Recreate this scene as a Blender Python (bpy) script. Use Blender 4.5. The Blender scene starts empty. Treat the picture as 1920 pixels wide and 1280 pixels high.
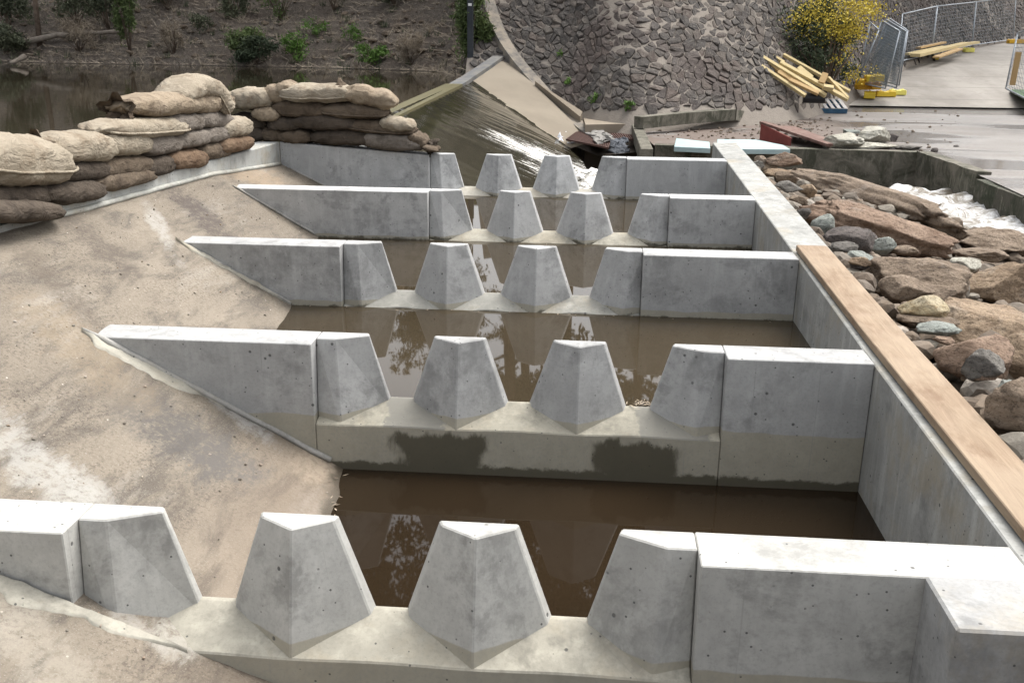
import bpy, bmesh, math, random
from mathutils import Vector, Matrix, noise as mnoise
R = math.radians
random.seed(7)
sc = bpy.context.scene
col = sc.collection

# ------------------------------------------------------------------ camera
F, PITCH, ROLL, YAW = 1819.7, 0.318797, 0.009966, 0.0775027
cp, sp, cy_, sy_ = math.cos(PITCH), math.sin(PITCH), math.cos(YAW), math.sin(YAW)
fw = Vector((-sy_*cp, cy_*cp, -sp)); rt = Vector((cy_, sy_, 0)); up = rt.cross(fw)
cr, sr = math.cos(ROLL), math.sin(ROLL)
RT = cr*rt + sr*up; UP = -sr*rt + cr*up
cam_d = bpy.data.cameras.new('camera'); cam = bpy.data.objects.new('camera', cam_d); col.objects.link(cam)
cam.matrix_world = Matrix(((RT.x, UP.x, -fw.x, 0), (RT.y, UP.y, -fw.y, 0), (RT.z, UP.z, -fw.z, 0), (0, 0, 0, 1)))
cam_d.sensor_width = 36; cam_d.lens = F/1920*36; cam_d.clip_start = .05; cam_d.clip_end = 1500
sc.camera = cam
# ------------------------------------------------------------------ sky and sun (overcast)
SUN_EL, SUN_AZ = 61, 42          # azimuth measured from +y towards +x
wd = bpy.data.worlds.new('World'); sc.world = wd; wd.use_nodes = True
wn = wd.node_tree.nodes; wl = wd.node_tree.links
sky = wn.new('ShaderNodeTexSky'); sky.sky_type = 'NISHITA'; sky.sun_disc = False
sky.sun_elevation = R(SUN_EL); sky.sun_rotation = R(SUN_AZ); sky.air_density = 1.0; sky.dust_density = 6.0; sky.ozone_density = .6
bg = wn['Background']; bg.inputs['Strength'].default_value = .125
hs = wn.new('ShaderNodeHueSaturation'); hs.inputs['Saturation'].default_value = .22      # overcast: a greyer sky
wl.new(sky.outputs[0], hs.inputs['Color']); wl.new(hs.outputs[0], bg.inputs['Color'])
sd = bpy.data.lights.new('sun', 'SUN'); sd.energy = .85; sd.angle = R(40); sd.color = (1, .97, .93)
so = bpy.data.objects.new('sun', sd); col.objects.link(so)
sdir = Vector((math.sin(R(SUN_AZ))*math.cos(R(SUN_EL)), math.cos(R(SUN_AZ))*math.cos(R(SUN_EL)), math.sin(R(SUN_EL))))
so.rotation_euler = (-sdir).to_track_quat('-Z', 'Y').to_euler()
sc.view_settings.view_transform = 'Standard'; sc.view_settings.look = 'None'
sc.view_settings.exposure = 1.48; sc.view_settings.gamma = 1
sc.cycles.max_bounces = 6; sc.cycles.diffuse_bounces = 3

# ------------------------------------------------------------------ points along the line of sight at a known depth or height
def ray(px, py):
    d = fw + (px-960)/F*RT - (py-640)/F*UP
    return d/d.y
def PY(px, py, y): return ray(px, py)*y
def PZ(px, py, z): d = ray(px, py); return d*(z/d.z)
def PX(px, py, x): d = ray(px, py); return d*(x/d.x)

# ------------------------------------------------------------------ node helper
class NT:
    def __init__(s, name):
        s.m = bpy.data.materials.new(name); s.m.use_nodes = True
        s.t = s.m.node_tree; s.N = s.t.nodes; s.L = s.t.links
        s.b = s.N['Principled BSDF']; s.pos = s.N.new('ShaderNodeNewGeometry').outputs['Position']
        s.sep_ = None
    def put(s, sock, v):
        if isinstance(v, bpy.types.NodeSocket): s.L.new(v, sock)
        elif v is not None: sock.default_value = (*v, 1) if (hasattr(v, '__len__') and len(v) == 3 and sock.type == 'RGBA') else v
    def scl(s, v, k=(1, 1, 1), rot=(0, 0, 0)):
        n = s.N.new('ShaderNodeMapping'); s.L.new(v, n.inputs[0]); n.inputs['Scale'].default_value = k; n.inputs['Rotation'].default_value = rot
        return n.outputs[0]
    def noise(s, scale, detail=4, rough=.55, v=None, dist=0, out='Fac'):
        n = s.N.new('ShaderNodeTexNoise'); n.inputs['Scale'].default_value = scale; n.inputs['Detail'].default_value = detail
        n.inputs['Roughness'].default_value = rough; n.inputs['Distortion'].default_value = dist
        s.L.new(v or s.pos, n.inputs['Vector']); return n.outputs[out]
    def vor(s, scale, v=None, feat='F1', out='Distance'):
        n = s.N.new('ShaderNodeTexVoronoi'); n.feature = feat; n.inputs['Scale'].default_value = scale
        s.L.new(v or s.pos, n.inputs['Vector']); return n.outputs[out]
    def ramp(s, f, *st):
        n = s.N.new('ShaderNodeValToRGB'); s.L.new(f, n.inputs[0]); e = n.color_ramp.elements
        while len(e) < len(st): e.new(.5)
        for k, (p, c) in enumerate(st):
            e[k].position = p; e[k].color = (*c, 1) if hasattr(c, '__len__') else (c, c, c, 1)
        return n.outputs[0]
    def mix(s, f, a, b, mode='MIX'):
        n = s.N.new('ShaderNodeMixRGB'); n.blend_type = mode; s.put(n.inputs[0], f); s.put(n.inputs[1], a); s.put(n.inputs[2], b); return n.outputs[0]
    def math(s, op, a, b=0., c=None):
        n = s.N.new('ShaderNodeMath'); n.operation = op; s.put(n.inputs[0], a); s.put(n.inputs[1], b)
        if c is not None: s.put(n.inputs[2], c)
        return n.outputs[0]
    def sep(s):
        if not s.sep_:
            n = s.N.new('ShaderNodeSeparateXYZ'); s.L.new(s.pos, n.inputs[0]); s.sep_ = n.outputs
        return s.sep_
    def step(s, v, lo, hi):      # 0 below lo, 1 above hi
        n = s.N.new('ShaderNodeMapRange'); n.interpolation_type = 'SMOOTHSTEP'; s.put(n.inputs[0], v)
        if lo > hi: n.inputs[1].default_value, n.inputs[2].default_value, n.inputs[3].default_value, n.inputs[4].default_value = hi, lo, 1, 0
        else: n.inputs[1].default_value, n.inputs[2].default_value = lo, hi
        return n.outputs[0]
    def attr(s, name, out='Fac'):
        n = s.N.new('ShaderNodeAttribute'); n.attribute_name = name; return n.outputs[out]
    def bump(s, h, st=.3, dist=.01, nrm=None):
        n = s.N.new('ShaderNodeBump'); n.inputs['Strength'].default_value = st; n.inputs['Distance'].default_value = dist
        s.L.new(h, n.inputs['Height'])
        if nrm: s.L.new(nrm, n.inputs['Normal'])
        return n.outputs[0]
    def done(s, c, rough=.8, nrm=None, spec=None):
        s.put(s.b.inputs['Base Color'], c); s.put(s.b.inputs['Roughness'], rough)
        if nrm: s.L.new(nrm, s.b.inputs['Normal'])
        if spec is not None: s.b.inputs['Specular IOR Level'].default_value = spec
        return s.m

def concrete(name, base=(.34, .35, .355), tan=None, zline=None, wetz=None, patches=(), stain=.5):
    t = NT(name); x, y, z = t.sep()
    big = t.noise(1.3, 5, .6); mid = t.noise(7, 6, .72, dist=.15); fine = t.noise(70, 3, .7)
    vs = t.scl(t.pos, (9, 9, 1.1)); streak = t.noise(1.6, 4, .6, v=vs)
    c = t.mix(t.ramp(big, (.3, 0.), (.7, 1.)), tuple(b*.78 for b in base), tuple(b*1.12 for b in base))
    c = t.mix(t.ramp(mid, (.42, 0.), (.70, .6)), c, tuple(b*.62 for b in base))
    c = t.mix(t.math('MULTIPLY', t.ramp(t.noise(2.6, 6, .72, dist=.25), (.50, 0.), (.60, 1.)), t.ramp(t.noise(13, 5, .7), (.3, .25), (.6, .85))), c, tuple(b*.52 for b in base))
    c = t.mix(t.math('MULTIPLY', t.ramp(streak, (.5, 0.), (.75, 1.)), stain*.6), c, tuple(b*1.35 for b in base))
    if tan:
        wob = t.math('MULTIPLY_ADD', t.noise(3, 3), .05, z)
        f = t.step(wob, zline+.029, zline+.021)
        c = t.mix(t.math('MULTIPLY', f, .85), c, t.mix(mid, tuple(b*1.15 for b in tan), tuple(b*.72 for b in tan)))
    else:
        c = t.mix(t.math('MULTIPLY', t.ramp(t.noise(2.1, 6, .7, dist=.2), (.50, 0.), (.66, 1.)), .6), c, (.29, .25, .18))
    c = t.mix(t.math('MULTIPLY', t.ramp(fine, (.35, 1.), (.5, 0.)), .25), c, tuple(b*.5 for b in base))
    # air holes
    hv = t.vor(26, v=t.scl(t.pos, (1, 1, 1))); hn = t.noise(9, 1)
    hole = t.math('MULTIPLY', t.step(hv, .13, .08), t.step(hn, .48, .54))
    hv2 = t.vor(9); hole2 = t.math('MULTIPLY', t.step(hv2, .085, .05), t.step(t.noise(4.3, 1), .44, .5))
    hole = t.math('MAXIMUM', hole, hole2)
    c = t.mix(t.math('MULTIPLY', hole, .8), c, (.05, .05, .05))
    # faint board lines left by the formwork, running upright
    bl = t.math('ABSOLUTE', t.math('SUBTRACT', t.math('PINGPONG', t.math('MULTIPLY_ADD', t.noise(.8, 2), .05, t.math('ADD', x, y)), .31), .155))
    c = t.mix(t.math('MULTIPLY', t.step(bl, .004, .001), t.math('MULTIPLY', t.step(t.noise(3, 3), .45, .6), .35)), c, tuple(b*.55 for b in base))
    rough = .85
    wet = None
    dn = t.noise(7, 5, .7)
    for (x0, x1, z0, z1) in patches:
        sx = .035
        dr = t.noise(11, 5, .7, v=t.scl(t.pos, (1, 1, .35))); xw = t.math('MULTIPLY_ADD', dr, .20, t.math('MULTIPLY_ADD', t.noise(4.5, 2), .28, x)); xw = t.math('SUBTRACT', xw, .14); zw = t.math('MULTIPLY_ADD', dr, .16, z)
        f = t.math('MULTIPLY', t.math('MULTIPLY', t.step(xw, x0+.11-sx, x0+.11+sx), t.step(xw, x1+.11+sx, x1+.11-sx)), t.math('MULTIPLY', t.step(zw, z0+.05, z0+.07), t.step(zw, z1+.095, z1+.06)))
        wet = f if wet is None else t.math('MAXIMUM', wet, f)
    if wetz is not None:
        f = t.step(t.math('MULTIPLY_ADD', t.noise(9, 5, .7), -.10, z), wetz-.015, wetz-.035)
        wet = f if wet is None else t.math('MAXIMUM', wet, f)
    if wet is not None:
        c = t.mix(t.math('MULTIPLY', wet, .88), c, t.mix(mid, (.035, .032, .02), (.085, .075, .05)))
        rough = t.math('MULTIPLY_ADD', wet, -.4, .85)
    h = t.math('ADD', t.math('MULTIPLY', t.noise(45, 4, .7), .5), t.math('MULTIPLY', hole, -1.5))
    n = t.bump(h, .35, .004); n = t.bump(t.noise(2.5, 3), .25, .02, n)
    return t.done(c, rough, n, .35)

# ------------------------------------------------------------------ object helpers
def link_mesh(name, bm, mat, parent=None, origin=None, smooth=False):
    o_ = Vector(origin) if origin is not None else (Vector(parent['_o']) if parent is not None else Vector((0, 0, 0)))
    if o_.length: bmesh.ops.translate(bm, verts=bm.verts, vec=-o_)
    bmesh.ops.recalc_face_normals(bm, faces=bm.faces)
    me = bpy.data.meshes.new(name); bm.to_mesh(me); bm.free()
    for m in (mat if isinstance(mat, (list, tuple)) else [mat]): me.materials.append(m)
    if smooth:
        for p in me.polygons: p.use_smooth = True
    o = bpy.data.objects.new(name, me); col.objects.link(o)
    if parent is not None: o.parent = parent
    else: o.location = o_
    return o
def tag(o, label, cat=None, group=None):
    o['label'] = label
    if cat: o['category'] = cat
    if group: o['group'] = group
    return o
def kind(o, k='structure'): o['kind'] = k; return o
def thing(name, label, cat, loc, group=None):
    o = bpy.data.objects.new(name, None); o.empty_display_size = .1; col.objects.link(o); o.location = loc
    o['_o'] = tuple(loc); return tag(o, label, cat, group)
def box(bm, x0, x1, y0, y1, z0, z1):
    vs = [bm.verts.new(p) for p in ((x0, y0, z0), (x1, y0, z0), (x1, y1, z0), (x0, y1, z0), (x0, y0, z1), (x1, y0, z1), (x1, y1, z1), (x0, y1, z1))]
    for f in ((0, 3, 2, 1), (4, 5, 6, 7), (0, 1, 5, 4), (1, 2, 6, 5), (2, 3, 7, 6), (3, 0, 4, 7)): bm.faces.new([vs[i] for i in f])
    return vs
def loft(bm, bot, top):
    a = [bm.verts.new(p) for p in bot]; b = [bm.verts.new(p) for p in top]; n = len(a)
    bm.faces.new(a[::-1]); bm.faces.new(b)
    for i in range(n): bm.faces.new((a[i], a[(i+1) % n], b[(i+1) % n], b[i]))
def bevel(bm, w=.006, seg=1, ang=25):
    bmesh.ops.recalc_face_normals(bm, faces=bm.faces)
    es = [e for e in bm.edges if len(e.link_faces) == 2 and e.calc_face_angle(0) > R(ang)]
    if es: bmesh.ops.bevel(bm, geom=es, offset=w, segments=seg, profile=.6, affect='EDGES', clamp_overlap=True)
def bar(bm, a, b, w, h, upv=(0, 0, 1)):
    a, b = Vector(a), Vector(b); d = (b-a).normalized(); s = d.cross(Vector(upv)).normalized(); u = s.cross(d)
    q = [s*w/2*i+u*h/2*j for i, j in ((-1, -1), (1, -1), (1, 1), (-1, 1))]
    loft(bm, [a+v for v in q], [b+v for v in q])
def tube(bm, pts, rad, n=7):
    pts = [Vector(p) for p in pts]; rs = rad if hasattr(rad, '__len__') else [rad]*len(pts); rings = []
    for i, p in enumerate(pts):
        d = (pts[min(i+1, len(pts)-1)]-pts[max(i-1, 0)]).normalized()
        s = d.cross(Vector((0, 0, 1)) if abs(d.z) < .9 else Vector((1, 0, 0))).normalized(); u = s.cross(d)
        rings.append([bm.verts.new(p+(s*math.cos(k*2*math.pi/n)+u*math.sin(k*2*math.pi/n))*rs[i]) for k in range(n)])
    for a, b in zip(rings, rings[1:]):
        for k in range(n): bm.faces.new((a[k], a[(k+1) % n], b[(k+1) % n], b[k]))
    bm.faces.new(rings[0][::-1]); bm.faces.new(rings[-1])
def grid(bm, nu, nv, fn):
    vs = [[bm.verts.new(fn(i/nu, j/nv)) for j in range(nv+1)] for i in range(nu+1)]
    for i in range(nu):
        for j in range(nv): bm.faces.new((vs[i][j], vs[i+1][j], vs[i+1][j+1], vs[i][j+1]))
    return vs
def nz(p, s=1., oct=3): return mnoise.fractal(Vector(p)*s, .6, 2., oct)
def interp(tab, v):
    if v <= tab[0][0]: return tab[0][1:]
    for a, b in zip(tab, tab[1:]):
        if v <= b[0]:
            k = (v-a[0])/(b[0]-a[0]); return tuple(p+(q-p)*k for p, q in zip(a[1:], b[1:]))
    return tab[-1][1:]

# ------------------------------------------------------------------ fishway dimensions
Ys = [2.925, 4.775, 6.647, 8.517, 10.431]
Zs = [-1.615, -1.561, -1.486, -1.417, -1.350]
X1 = [-.952, -.640, -.965, -.643, -.967]
P_, WT, WB, H_, RTP, RBP, AD, XW, WF = .62, .136, .252, .352, .117, .215, .083, 1.413, .217
WATER = [-2.247, -1.914, -1.838, -1.768]     # pools between the baffles, nearest first

def slab_z(x, y):
    # (y: x where z known, z, slope)
    xa, za, b = interp([(0, -1.219, -2.05, -.40), (2.7, -1.219, -2.07, -.40), (3.6, -1.2, -2.2, -.47), (4.56, -1.221, -2.256, -.54), (6.43, -2.029, -1.926, -.56), (8.3, -2.362, -1.843, -.58), (10.2, -2.6, -1.82, -.50), (11.0, -3.29, -1.49, -.5)], y)
    return za+b*(x-xa)

def PS(px, py):
    d = ray(px, py); y = 1.5
    while y < 12 and (d*y).z > slab_z((d*y).x, y): y += .01
    return d*y
# ------------------------------------------------------------------ sloping slab on the left
def m_slab():
    t = NT('weathered_slab'); x, y, z = t.sep()
    v = t.scl(t.pos, (1.6, .45, 1.6), (0, 0, R(-28)))
    big = t.noise(1.1, 6, .65, v=v, dist=.8); st = t.noise(3.5, 5, .7, v=v, dist=.4); fine = t.noise(60, 4, .8); gr = t.noise(160, 2, .8)
    c = t.mix(t.ramp(big, (.35, 0.), (.65, 1.)), (.168, .143, .112), (.242, .208, .163))
    c = t.mix(t.ramp(st, (.48, 0.), (.62, .85)), c, (.10, .087, .072))
    c = t.mix(t.ramp(t.noise(1.7, 5, .7, v=v), (.56, 0.), (.70, .8)), c, (.29, .265, .225))
    c = t.mix(t.math('MULTIPLY', t.ramp(fine, (.40, .75), (.51, 0.)), t.ramp(t.noise(1.6, 5, .7, v=v), (.38, .15), (.6, 1.))), c, (.075, .060, .047))
    c = t.mix(t.ramp(gr, (.60, 0.), (.68, .6)), c, (.36, .33, .28))
    c = t.mix(t.math('MULTIPLY', t.step(t.vor(16), .09, .05), t.step(t.noise(5, 2), .5, .6)), c, (.5, .46, .4))
    # pinkish-tan damp ground near pool
    c = t.mix(t.math('MULTIPLY', t.step(z, -1.9, -2.2), .5), c, (.20, .155, .115))
    # pale slurry run-offs (shapes with their own place)
    def blob(cx, cy, rx, ry, rot, colr, amt, c):
        n = t.N.new('ShaderNodeMapping'); n.vector_type = 'TEXTURE'; t.L.new(t.pos, n.inputs[0])
        n.inputs['Location'].default_value = (cx, cy, 0); n.inputs['Rotation'].default_value = (0, 0, rot); n.inputs['Scale'].default_value = (rx, ry, 1000)
        l = t.N.new('ShaderNodeVectorMath'); l.operation = 'LENGTH'; t.L.new(n.outputs[0], l.inputs[0])
        f = t.math('ADD', l.outputs['Value'], t.math('MULTIPLY_ADD', t.noise(4, 7, .8, v=v), 3.4, -1.7))
        g = t.math('MULTIPLY', t.step(f, 1.15, .35), t.ramp(t.noise(26, 4, .8), (.36, .25), (.52, 1.)))
        return t.mix(t.math('MULTIPLY', g, amt), c, colr)
    for (px_, py_, rx, ry, rot, cc, am) in ((298, 425, .07, .48, 34, (.32, .305, .275), .8), (330, 1195, .16, .07, -30, (.36, .345, .30), .8), (250, 1165, .2, .05, -30, (.34, .32, .28), .8), (70, 880, .50, .16, -30, (.34, .33, .30), .7), (170, 920, .30, .10, -30, (.33, .32, .29), .6),
        (330, 810, .42, .26, -30, (.085, .08, .075), .8), (420, 860, .25, .18, -20, (.12, .11, .10), .6), (370, 395, .55, .20, -38, (.075, .062, .055), .85), (200, 470, .6, .16, -35, (.09, .075, .062), .7),
        (130, 560, .8, .12, -35, (.11, .09, .07), .6), (430, 760, .3, .09, -30, (.33, .32, .30), .7), (600, 870, .10, .35, -5, (.34, .28, .21), .6), (60, 1200, .5, .12, -30, (.30, .27, .22), .6), (150, 650, .5, .2, -35, (.24, .19, .13), .5), (480, 330, .2, .7, -8, (.28, .21, .14), .6)):
        p_ = PS(px_, py_); c = blob(p_.x, p_.y, rx, ry, R(rot), cc, am, c)
    wz = t.math('MULTIPLY_ADD', t.noise(8, 5, .8), -.09, z)
    ny = t.step(y, 5.4, 4.6)
    wet = t.math('MULTIPLY', t.step(wz, -2.252, -2.285), ny)
    wz2 = t.step(wz, -1.96, -1.99); wet = t.math('MAXIMUM', wet, t.math('MULTIPLY', wz2, t.step(y, 4.8, 5.0)))
    c = t.mix(t.math('MULTIPLY', wet, .8), c, (.055, .045, .03))
    n = t.bump(t.math('ADD', t.noise(90, 5, .8), t.math('MULTIPLY', st, .6)), .55, .012)
    return t.done(c, t.math('MULTIPLY_ADD', wet, -.45, .9), n, .3)
M_SLAB = m_slab()
bm = bmesh.new()
grid(bm, 90, 150, lambda u, v: (lambda x, y: (x, y, slab_z(x, y)+.006*nz((x, y, 0), 3)+.003*nz((x, y, 5), 14)))(-3.30+2.75*u, -3+13.45*v))
kind(link_mesh('concrete_slope', bm, M_SLAB, smooth=True))

# ------------------------------------------------------------------ baffles
LB_JX = [-1.690, -1.376, -1.698, -1.393, -1.694]; RB_JX = [.392, .708, .383, .695, .388]
BOT = -3.2
SPECS = [
 ('nearest pale concrete baffle wall, cut off by the bottom of the photo, dry slots', None, ()),
 ('second nearest concrete baffle wall, with dark wet patches on the beige face below its slots', -2.245+.02, ((-.98, -.52, -3, -2.03), (.06, .50, -3, -2.03))),
 ('middle one of the five concrete baffle walls, mottled dark teeth just touching brown water', -1.94, ()),
 ('second farthest concrete baffle wall, white sloped crests between its pale teeth', -1.85, ()),
 ('farthest concrete baffle wall, whose left wing carries the shorter pile of sandbags', -1.79, ()),
]
BASES = [(.45, .445, .415), (.385, .385, .375), (.395, .395, .385), (.455, .455, .445), (.465, .47, .465)]
def crest_wet(m):
    N, L = m.node_tree.nodes, m.node_tree.links; b = N['Principled BSDF']; t = NT.__new__(NT); t.m, t.t, t.N, t.L, t.b, t.sep_ = m, m.node_tree, N, L, b, None
    t.pos = N.new('ShaderNodeNewGeometry').outputs['Position']; x, y, z = t.sep(); old = b.inputs['Base Color'].links[0].from_socket
    xw = t.math('MULTIPLY_ADD', t.noise(9, 5, .7), .16, x); f = None
    for a, c in ((-1.02+.08, -.70+.08), (.30+.08, .66+.08)):
        g = t.math('MULTIPLY', t.step(xw, a-.012, a+.012), t.step(xw, c+.012, c-.012)); f = g if f is None else t.math('MAXIMUM', f, g)
    L.new(t.mix(t.math('MULTIPLY', f, .8), old, (.17, .165, .145)), b.inputs['Base Color']); return m
def poly_prism(bm, xy, z0, z1): loft(bm, [(x, y, z0) for x, y in xy], [(x, y, z1) for x, y in xy])
for i in range(5):
    y, z, x1 = Ys[i], Zs[i], X1[i]
    root = thing('concrete_baffle', SPECS[i][0], 'baffle wall', (0, y, z-H_), 'baffle walls across the fishway')
    wetz = SPECS[i][1]
    m = concrete('baffle_concrete_%d' % i, BASES[i], tan=(.33, .305, .235), zline=z-H_-.035-.0, wetz=wetz, patches=SPECS[i][2])
    mtop = m
    mcrest = concrete('crest_concrete_%d' % i, [(.36, .34, .28), (.33, .31, .25), (.27, .265, .235), (.36, .34, .28), (.36, .34, .29)][i], stain=.9)
    if i == 1: mcrest = crest_wet(mcrest)
    f = y-WF
    # wings
    xl = [-3.3, -2.68, -3.10, -3.45, -3.29][i]
    bm = bmesh.new()
    jx = LB_JX[i]
    zl = z if i < 4 else -1.243
    if i == 0: xl = -3.28
    fyl = f
    # left wing with bottom cut along the slab (it simply dives into it)
    xe = [-3.28, -2.66, -2.98, -3.30, -3.29][i]
    fx = [0, -.08, -.04, 0, 0][i]
    loft(bm, [(xe+fx, f, BOT), (jx, f, BOT), (jx, y, BOT), (xe, y, BOT)], [(xe+fx, f, zl), (jx, f, z), (jx, y, z), (xe, y, zl)])
    bevel(bm, .004)
    link_mesh('wing_wall', bm, m, root)
    bm = bmesh.new(); jr = RB_JX[i]
    box(bm, jr, XW-.002, f, y, BOT, z); bevel(bm, .004)
    link_mesh('wing_wall', bm, m, root)
    # end blocks (half teeth that lean out to meet the crest)
    for sgn, cx, jj in ((-1, x1-P_, jx), (1, x1+2*P_, jr)):
        tip_t = cx+WT if sgn < 0 else cx-WT; tip_b = cx+WB if sgn < 0 else cx-WB
        brk = jj-sgn*(-.0) - sgn*.10
        bb = jj-sgn*.135
        t_ = [(tip_t, y-.002), (tip_t+sgn*(-.012), y-.04), (brk, y-RTP), (jj-sgn*.002, y-RTP), (jj-sgn*.002, y-.002)]
        b_ = [(tip_b, y-.002, z-H_-.03), (tip_b, y-.035, z-H_-.03-.02), (bb, y-RBP+.014, z-H_-AD-.03), (jj-sgn*.002, y-.168, z-H_-AD-.03), (jj-sgn*.002, y-.002, z-H_-.03)]
        bm = bmesh.new(); loft(bm, b_, [(p[0], p[1], z) for p in t_]); bevel(bm, .005)
        link_mesh('end_block', bm, m, root)
    # crest sill between the end blocks
    bm = bmesh.new(); a, b = jx+.002, jr-.002; ns = 60; amp = .017 if i >= 2 else .003; prev = None
    for k in range(ns+1):
        x = a+(b-a)*k/ns; cw = -math.cos(2*math.pi*(x-x1)/P_)*amp
        ring = [bm.verts.new(p) for p in ((x, y-RBP, BOT), (x, y-.001, BOT), (x, y-.001, z-H_), (x, y-.02, z-H_+.001), (x, y-RBP*.5, z-H_-AD*.45+cw*.6), (x, y-RBP, z-H_-AD+cw))]
        if prev:
            for q in range(6): bm.faces.new((prev[q], prev[(q+1) % 6], ring[(q+1) % 6], ring[q]))
        else: bm.faces.new(ring)
        prev = ring
    bm.faces.new(prev[::-1]); bmesh.ops.recalc_face_normals(bm, faces=bm.faces)
    bevel(bm, .005)
    o = link_mesh('crest_sill', bm, [mcrest, m], root)
    for p in o.data.polygons:
        if p.normal.z < .5: p.material_index = 1
    # teeth
    for k in range(2):
        cx = x1+k*P_; e = .004
        bm = bmesh.new()
        top = [(cx-WT, y-e, z), (cx-WT+.012, y-.040, z), (cx, y-RTP, z), (cx+WT-.012, y-.040, z), (cx+WT, y-e, z)]
        zz = z-H_-.025
        bot = [(cx-WB-.012, y-e, zz), (cx-WB+.000, y-.046, zz-.014), (cx, y-RBP-.004, zz-AD), (cx+WB-.000, y-.046, zz-.014), (cx+WB+.012, y-e, zz)]
        loft(bm, bot, top); bevel(bm, .005)
        link_mesh('tooth', bm, m, root)
    # mortar bead and fillet where the wing meets the slab
    mm = concrete('mortar_%d' % i, (.36, .35, .32))
    pts = []; n = 26; br = [.008, .016, .009, .011, .010][i]
    x0 = {0: -2.45, 1: -2.565, 2: -2.85, 3: -3.12, 4: -3.2}[i]; xq = {0: -1.30, 1: -1.30, 2: -2.06, 3: -2.40, 4: -2.65}[i]
    for k in range(n+1):
        x = x0+(xq-x0)*k/n; pts.append((x, f-.006, slab_z(x, f)+br+.004*nz((x, i, 0), 6)))
    bm = bmesh.new(); tube(bm, pts, [br*(1+.25*nz((k, i, 3), .7))*min(1, .35+k*.3) for k in range(n+1)], 8)
    if i: link_mesh('mortar_bead', bm, mm, root, smooth=True)
    else: bm.free()
    if i in (0, 1, 2):
        bm = bmesh.new()
        def ff(u, v):
            x = x0+(xq-x0)*(u if i != 1 else u*.62); wd_ = max(.004, (.06+.05*nz((x, i, 1), 5))*(1.3 if i == 1 else 1.7 if i == 0 else .6)*min(1, u*6, (1-u)*2))
            yy = f-.01-wd_*v
            return (x, yy, slab_z(x, yy)+.003+(.006 if i == 0 else .013)*(1-v)*(1+nz((x, yy, 0), 12)) + (.004 if v < 1 else -.01))
        grid(bm, 90, 6, ff)
        link_mesh('mortar_fillet', bm, concrete('slurry_%d' % i, (.38, .36, .30)), root, smooth=True)

# ------------------------------------------------------------------ side wall, end block
M_WALL = concrete('side_wall_concrete', (.33, .33, .31), stain=1.1)
sw = thing('side_wall', 'long pale concrete side wall closing the right ends of the pools', 'wall', (XW, 7, -2.2))
bm = bmesh.new()
ZT = [(2.5, -1.615), (2.925, -1.615), (4.775, -1.561), (6.647, -1.486), (8.517, -1.417), (10.431, -1.35), (11.55, -1.315)]
for (ya, za), (yb, zb) in zip(ZT[1:], ZT[2:]):
    pass
prof = [(yy, zz-.0015) for yy, zz in ZT[1:]]
bot = [(2.716, BOT)]+[(11.55, BOT)]
ringL = [(XW, 2.716, BOT), (XW, 11.55, BOT)]+[(XW, a, b) for a, b in reversed(prof)]+[(XW, 2.716, -1.6165)]
ringR = [(XW+.275, p[1], p[2]) for p in ringL]
loft(bm, ringL, ringR); bevel(bm, .006)
link_mesh('wall', bm, M_WALL, sw)
bm = bmesh.new(); box(bm, 1.075, 2.6, 2.43, 2.712, BOT, -1.611); bevel(bm, .008)
link_mesh('end_pier', bm, concrete('pier_concrete', (.35, .35, .34)), sw)

# timber capping
def m_timber():
    t = NT('old_timber'); v = t.scl(t.pos, (9, 1.0, 6)); g = t.noise(3, 6, .7, v=v, dist=1.2)
    c = t.mix(t.ramp(g, (.3, 0.), (.7, 1.)), (.185, .13, .085), (.29, .215, .145))
    c = t.mix(t.ramp(t.noise(5, 5, .7, v=t.scl(t.pos, (2, .8, 1))), (.54, 0.), (.68, .7)), c, (.16, .10, .06))
    c = t.mix(t.ramp(t.noise(2.2, 3), (.45, 0.), (.6, .35)), c, (.36, .29, .21))
    return t.done(c, .8, t.bump(g, .5, .006), .3)
M_TIM = m_timber()
bm = bmesh.new()
L0 = [(1.428, 6.66, -1.484), (1.46, 1.2, -1.650+.02)]
def pl(u, v, top):
    y = 6.66+(1.2-6.66)*u; x = 1.430+.045*u+.205*v
    zb = interp([(1.2, -1.66), (2.925, -1.612), (4.775, -1.558), (6.66, -1.482)], y)[0]
    return (x, y, zb+(.045 if top else .0015)+.002*nz((x*3, y, 0), 2))
n = 24
tops = [[bm.verts.new(pl(k/n, v, True)) for v in (0, 1)] for k in range(n+1)]; bots = [[bm.verts.new(pl(k/n, v, False)) for v in (0, 1)] for k in range(n+1)]
for k in range(n):
    bm.faces.new((tops[k][0], tops[k][1], tops[k+1][1], tops[k+1][0])); bm.faces.new((bots[k][0], bots[k+1][0], bots[k+1][1], bots[k][1]))
    for s in (0, 1): bm.faces.new((tops[k][s], tops[k+1][s], bots[k+1][s], bots[k][s]))
bm.faces.new((tops[0][0], bots[0][0], bots[0][1], tops[0][1])); bm.faces.new((tops[n][0], tops[n][1], bots[n][1], bots[n][0]))
bevel(bm, .004, ang=40)
tag(link_mesh('timber_plank', bm, M_TIM, origin=(1.5, 3, -1.6)), 'long brown timber plank lying along the top of the right concrete side wall', 'plank')

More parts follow.
